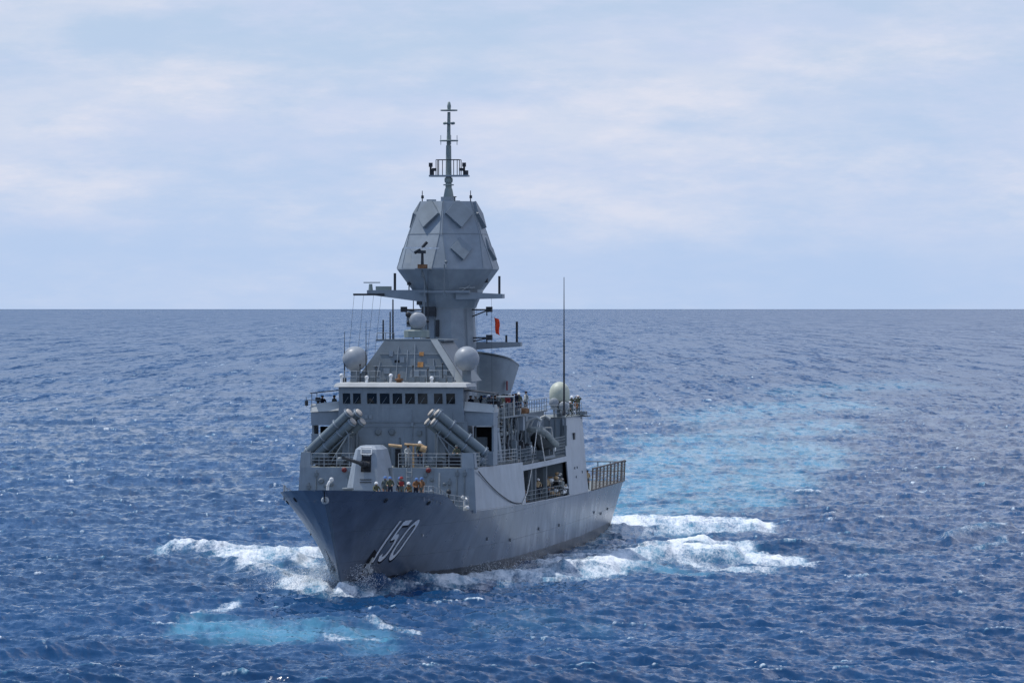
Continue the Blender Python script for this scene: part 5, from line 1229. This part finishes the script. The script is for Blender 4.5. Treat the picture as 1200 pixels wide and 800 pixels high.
bow = ridge([(-12.6, 371), (-9.5, 377), (-5.5, 386), (-1, 394), (3, 398), (8, 404)], 5, .55) + ridge([(-12.8, 370.5), (-11.6, 373), (-9.8, 377.5)], 3.0, .4) + ridge([(4, 402), (8.5, 412), (14, 424), (19, 425)], 7, .8) + ridge([(12, 440), (17, 446)], 9, .5) + \
      ridge([(-13.8, 371), (-16.5, 383), (-19, 397), (-23, 412)], 6, .65) + ridge([(-18, 418), (-23, 428), (-30, 441)], 7, .7) + ridge([(10, 486), (17, 489), (24, 488)], 8, .6) + ridge([(-23.2, 343), (-21.2, 350), (-18.6, 358)], 5, .18) + \
      ridge([(40, 458), (44, 469), (47, 473)], 5, .7)
calm = 1 - 0.55 * np.clip(turq, 0, 1) * (Y > 480)
Z = (h1_ * a1 * calm + h2_ * a2 * (0.6 + .4 * calm) + h3_ * np.clip((9000 - Y) / 5000, .3, 1) * dense + bow)
jac = 1 + (J1 - 1) * a1 + (J2 - 1) * a2 * .5
Jc = J1 + (J2 - 1) * .3
thr = np.percentile(Jc[dense > 0.9], 2.0)
crest = np.clip((thr - Jc) / 0.12, 0, 1) * dense * np.clip((h1_ + .05) / .2, 0, 1)
foam = np.maximum(foam, crest * .85)
PX = X + dx1 * a1 + dx2 * a2 + dx3 * dense; PY = Y + dy1 * a1 + dy2 * a2 + dy3 * dense
far = np.clip((Y - 280) / 1400, 0, 1)
def grid_mesh(name, nr, nc, co):
    me = bpy.data.meshes.new(name); me.vertices.add(nr * nc); me.vertices.foreach_set('co', co.astype(np.float32).ravel())
    a = (np.arange(nr - 1)[:, None] * nc + np.arange(nc - 1)[None, :]).ravel(); quads = np.stack([a, a + 1, a + nc + 1, a + nc], 1).astype(np.int32)
    nf = len(quads); me.loops.add(nf * 4); me.loops.foreach_set('vertex_index', quads.ravel()); me.polygons.add(nf); me.polygons.foreach_set('loop_start', np.arange(0, nf * 4, 4, dtype=np.int32))
    me.polygons.foreach_set('use_smooth', np.ones(nf, dtype=bool)); me.update(calc_edges=True); return me
sea_me = grid_mesh('sea', nr_, nc_, np.stack([PX, PY, Z], 1))
for nm, arr in (('foam', foam), ('turq', turq), ('far', far)):
    at = sea_me.attributes.new(nm, 'FLOAT', 'POINT'); at.data.foreach_set('value', arr.astype(np.float32))
m, nt, b = new_mat('sea_water'); b.inputs['IOR'].default_value = 1.333
def attr(nm): n = N(nt, 'ShaderNodeAttribute'); n.attribute_name = nm; return n.outputs['Fac']
geo = N(nt, 'ShaderNodeNewGeometry')
def pnoise(scale, detail=3, rough=0.6, vs3=(1, 1, 1), color=False):
    mp = N(nt, 'ShaderNodeMapping'); mp.inputs['Scale'].default_value = vs3; nt.links.new(geo.outputs['Position'], mp.inputs['Vector'])
    z = N(nt, 'ShaderNodeTexNoise'); z.inputs['Scale'].default_value = scale; z.inputs['Detail'].default_value = detail; z.inputs['Roughness'].default_value = rough
    nt.links.new(mp.outputs['Vector'], z.inputs['Vector']); return z.outputs['Color' if color else 'Fac']
fo0, tq, fa = attr('foam'), attr('turq'), attr('far')
fo = mmath(nt, 'MULTIPLY', fo0, mrange(nt, pnoise(1.0, 5, 0.7, (.30, .035, .30)), 0.3, 0.68, 0.70, 1.15))
tn = mrange(nt, pnoise(1.0, 6, 0.68, (.40, .045, .4)), 0.34, 0.62)
tfac = mmath(nt, 'MULTIPLY', tq, mmath(nt, 'ADD', 0.36, mmath(nt, 'MULTIPLY', tn, 0.85)))
tfac = mmath(nt, 'MULTIPLY', mrange(nt, tfac, 0.0, 1.05), 0.82)
halo = mmath(nt, 'MULTIPLY', mrange(nt, fo0, 0.08, 0.9), mrange(nt, pnoise(1.0, 6, 0.7, (.5, .07, .5)), 0.35, 0.62, 0.1, 0.75))
tfac = mmath(nt, 'MAXIMUM', tfac, halo)
deep = mmix(nt, mrange(nt, pnoise(0.02, 4, 0.6), 0.35, 0.65), (0.005, 0.038, 0.106), (0.009, 0.053, 0.140))
colw = mmix(nt, tfac, deep, (0.10, 0.31, 0.43))
nt.links.new(colw, b.inputs['Base Color'])
nt.links.new(mrange(nt, fa, 0.0, 1.0, 0.10, 0.22), b.inputs['Roughness'])
nt.links.new(mrange(nt, fa, 0.0, 0.7, 0.55, 0.27), b.inputs['Specular IOR Level'])
# small ripples tilt the normal; strength grows a little where the mesh can no longer carry the short waves
def tiltv(scale, vs3, amt):
    v = N(nt, 'ShaderNodeVectorMath', operation='SUBTRACT'); nt.links.new(pnoise(scale, 3, 0.65, vs3, True), v.inputs[0]); v.inputs[1].default_value = (.5, .5, .5)
    s_ = N(nt, 'ShaderNodeVectorMath', operation='SCALE'); nt.links.new(v.outputs[0], s_.inputs[0])
    if isinstance(amt, float): s_.inputs['Scale'].default_value = amt
    else: nt.links.new(amt, s_.inputs['Scale'])
    return s_.outputs[0]
def vadd(a, b_): v = N(nt, 'ShaderNodeVectorMath', operation='ADD'); nt.links.new(a, v.inputs[0]); nt.links.new(b_, v.inputs[1]); return v.outputs[0]
amt_far = mmath(nt, 'MULTIPLY', mmath(nt, 'MULTIPLY', fa, 0.85), mmath(nt, 'ADD', mrange(nt, pnoise(1.0, 5, 0.7, (.03, .0028, .03)), 0.3, 0.7, 0.1, 0.9), mrange(nt, pnoise(1.0, 3, 0.7, (.16, .009, .16)), 0.3, 0.7, 0.0, 1.0)))
tl = vadd(tiltv(3.2, (1, .8, 1), 0.5), tiltv(0.45, (1, .7, 1), amt_far))
tl = vadd(tl, tiltv(1.0, (.60, .05, .6), mmath(nt, 'MULTIPLY', mrange(nt, fa, 0.0, 0.35), 0.8)))
tl = vadd(tl, tiltv(1.0, (.30, .012, .3), mmath(nt, 'MULTIPLY', mrange(nt, fa, 0.15, 0.7), 0.9)))
tl = vadd(tl, tiltv(1.0, (.10, .0028, .1), mmath(nt, 'MULTIPLY', mrange(nt, fa, 0.5, 1.0), 0.9)))
flat = N(nt, 'ShaderNodeVectorMath', operation='MULTIPLY'); nt.links.new(tl, flat.inputs[0]); flat.inputs[1].default_value = (1, 1, 0.1)
nn_ = N(nt, 'ShaderNodeVectorMath', operation='NORMALIZE'); nt.links.new(vadd(geo.outputs['Normal'], flat.outputs[0]), nn_.inputs[0])
nt.links.new(nn_.outputs[0], b.inputs['Normal'])
# foam: lacy threshold
ln = mmath(nt, 'ADD', mmath(nt, 'MULTIPLY', pnoise(1.0, 7, 0.74, (.9, .14, .9)), 0.6), mmath(nt, 'MULTIPLY', pnoise(1.0, 5, 0.75, (5.5, 1.0, 5.5)), 0.4))
ff = mmath(nt, 'ADD', mmath(nt, 'MULTIPLY', fo, 0.52), mmath(nt, 'MULTIPLY', mmath(nt, 'SUBTRACT', ln, 0.5), 1.9))
ff = mmath(nt, 'MULTIPLY', mrange(nt, ff, 0.14, 0.70, 0.0, 0.95), mrange(nt, fo, 0.04, 0.25))
fb = N(nt, 'ShaderNodeBsdfDiffuse'); fb.inputs['Color'].default_value = (0.80, 0.83, 0.85, 1)
mixs = N(nt, 'ShaderNodeMixShader'); nt.links.new(ff, mixs.inputs[0]); nt.links.new(b.outputs[0], mixs.inputs[1]); nt.links.new(fb.outputs[0], mixs.inputs[2])
nt.links.new(mixs.outputs[0], nt.nodes['Material Output'].inputs['Surface'])
sea_me.materials.append(m)
sea = bpy.data.objects.new('sea', sea_me); C.objects.link(sea); tag(sea, 'deep blue open sea with small waves and whitecaps', 'sea', kind='structure')

# spray thrown up at the stem
rg = np.random.default_rng(5)
mb = MB()
def plume(v, u, n, sv, su, hmax, seed):
    r = random.Random(seed)
    for k in range(n):
        f = r.random() ** 1.7; x = r.gauss(0, sv) * (1.1 - .5 * f); y = r.gauss(0, su); z = f * hmax; s_ = r.uniform(.012, .05) * (1.25 - f * .6)
        c_ = W(v + x, u + y, z - .15); d_ = [Vector((r.uniform(-1, 1), r.uniform(-1, 1), r.uniform(-1, 1))) * s_ for _ in range(4)]
        mb.add([c_ + q for q in d_], [(0, 1, 2), (0, 2, 3), (0, 3, 1), (1, 3, 2)])
plume(-1.5, 8.6, 9000, .70, 1.8, 3.3, 1); plume(1.3, 8.8, 5200, .70, 1.4, 2.3, 2); plume(-3.0, 11, 6000, 1.2, 2.6, 2.0, 7); plume(-5.5, 18, 4500, 1.6, 5, 1.3, 8); plume(2.6, 15, 2200, .6, 2.4, 1.0, 9); plume(-3.0, 13, 1600, .9, 3.0, 1.3, 3); plume(3.5, 19, 900, .8, 3, .9, 4); plume(6.3, 33, 1500, .7, 4.5, 1.3, 5); plume(7.6, 46, 1400, .8, 7, 1.1, 6)
m, nt, b = new_mat('spray_water'); b.inputs['Base Color'].default_value = (0.85, 0.88, 0.9, 1); b.inputs['Roughness'].default_value = 0.6
o = mb.build('spray', m, None, fix=False); tag(o, 'white spray thrown up by the bow wave along the hull', 'spray', kind='stuff')
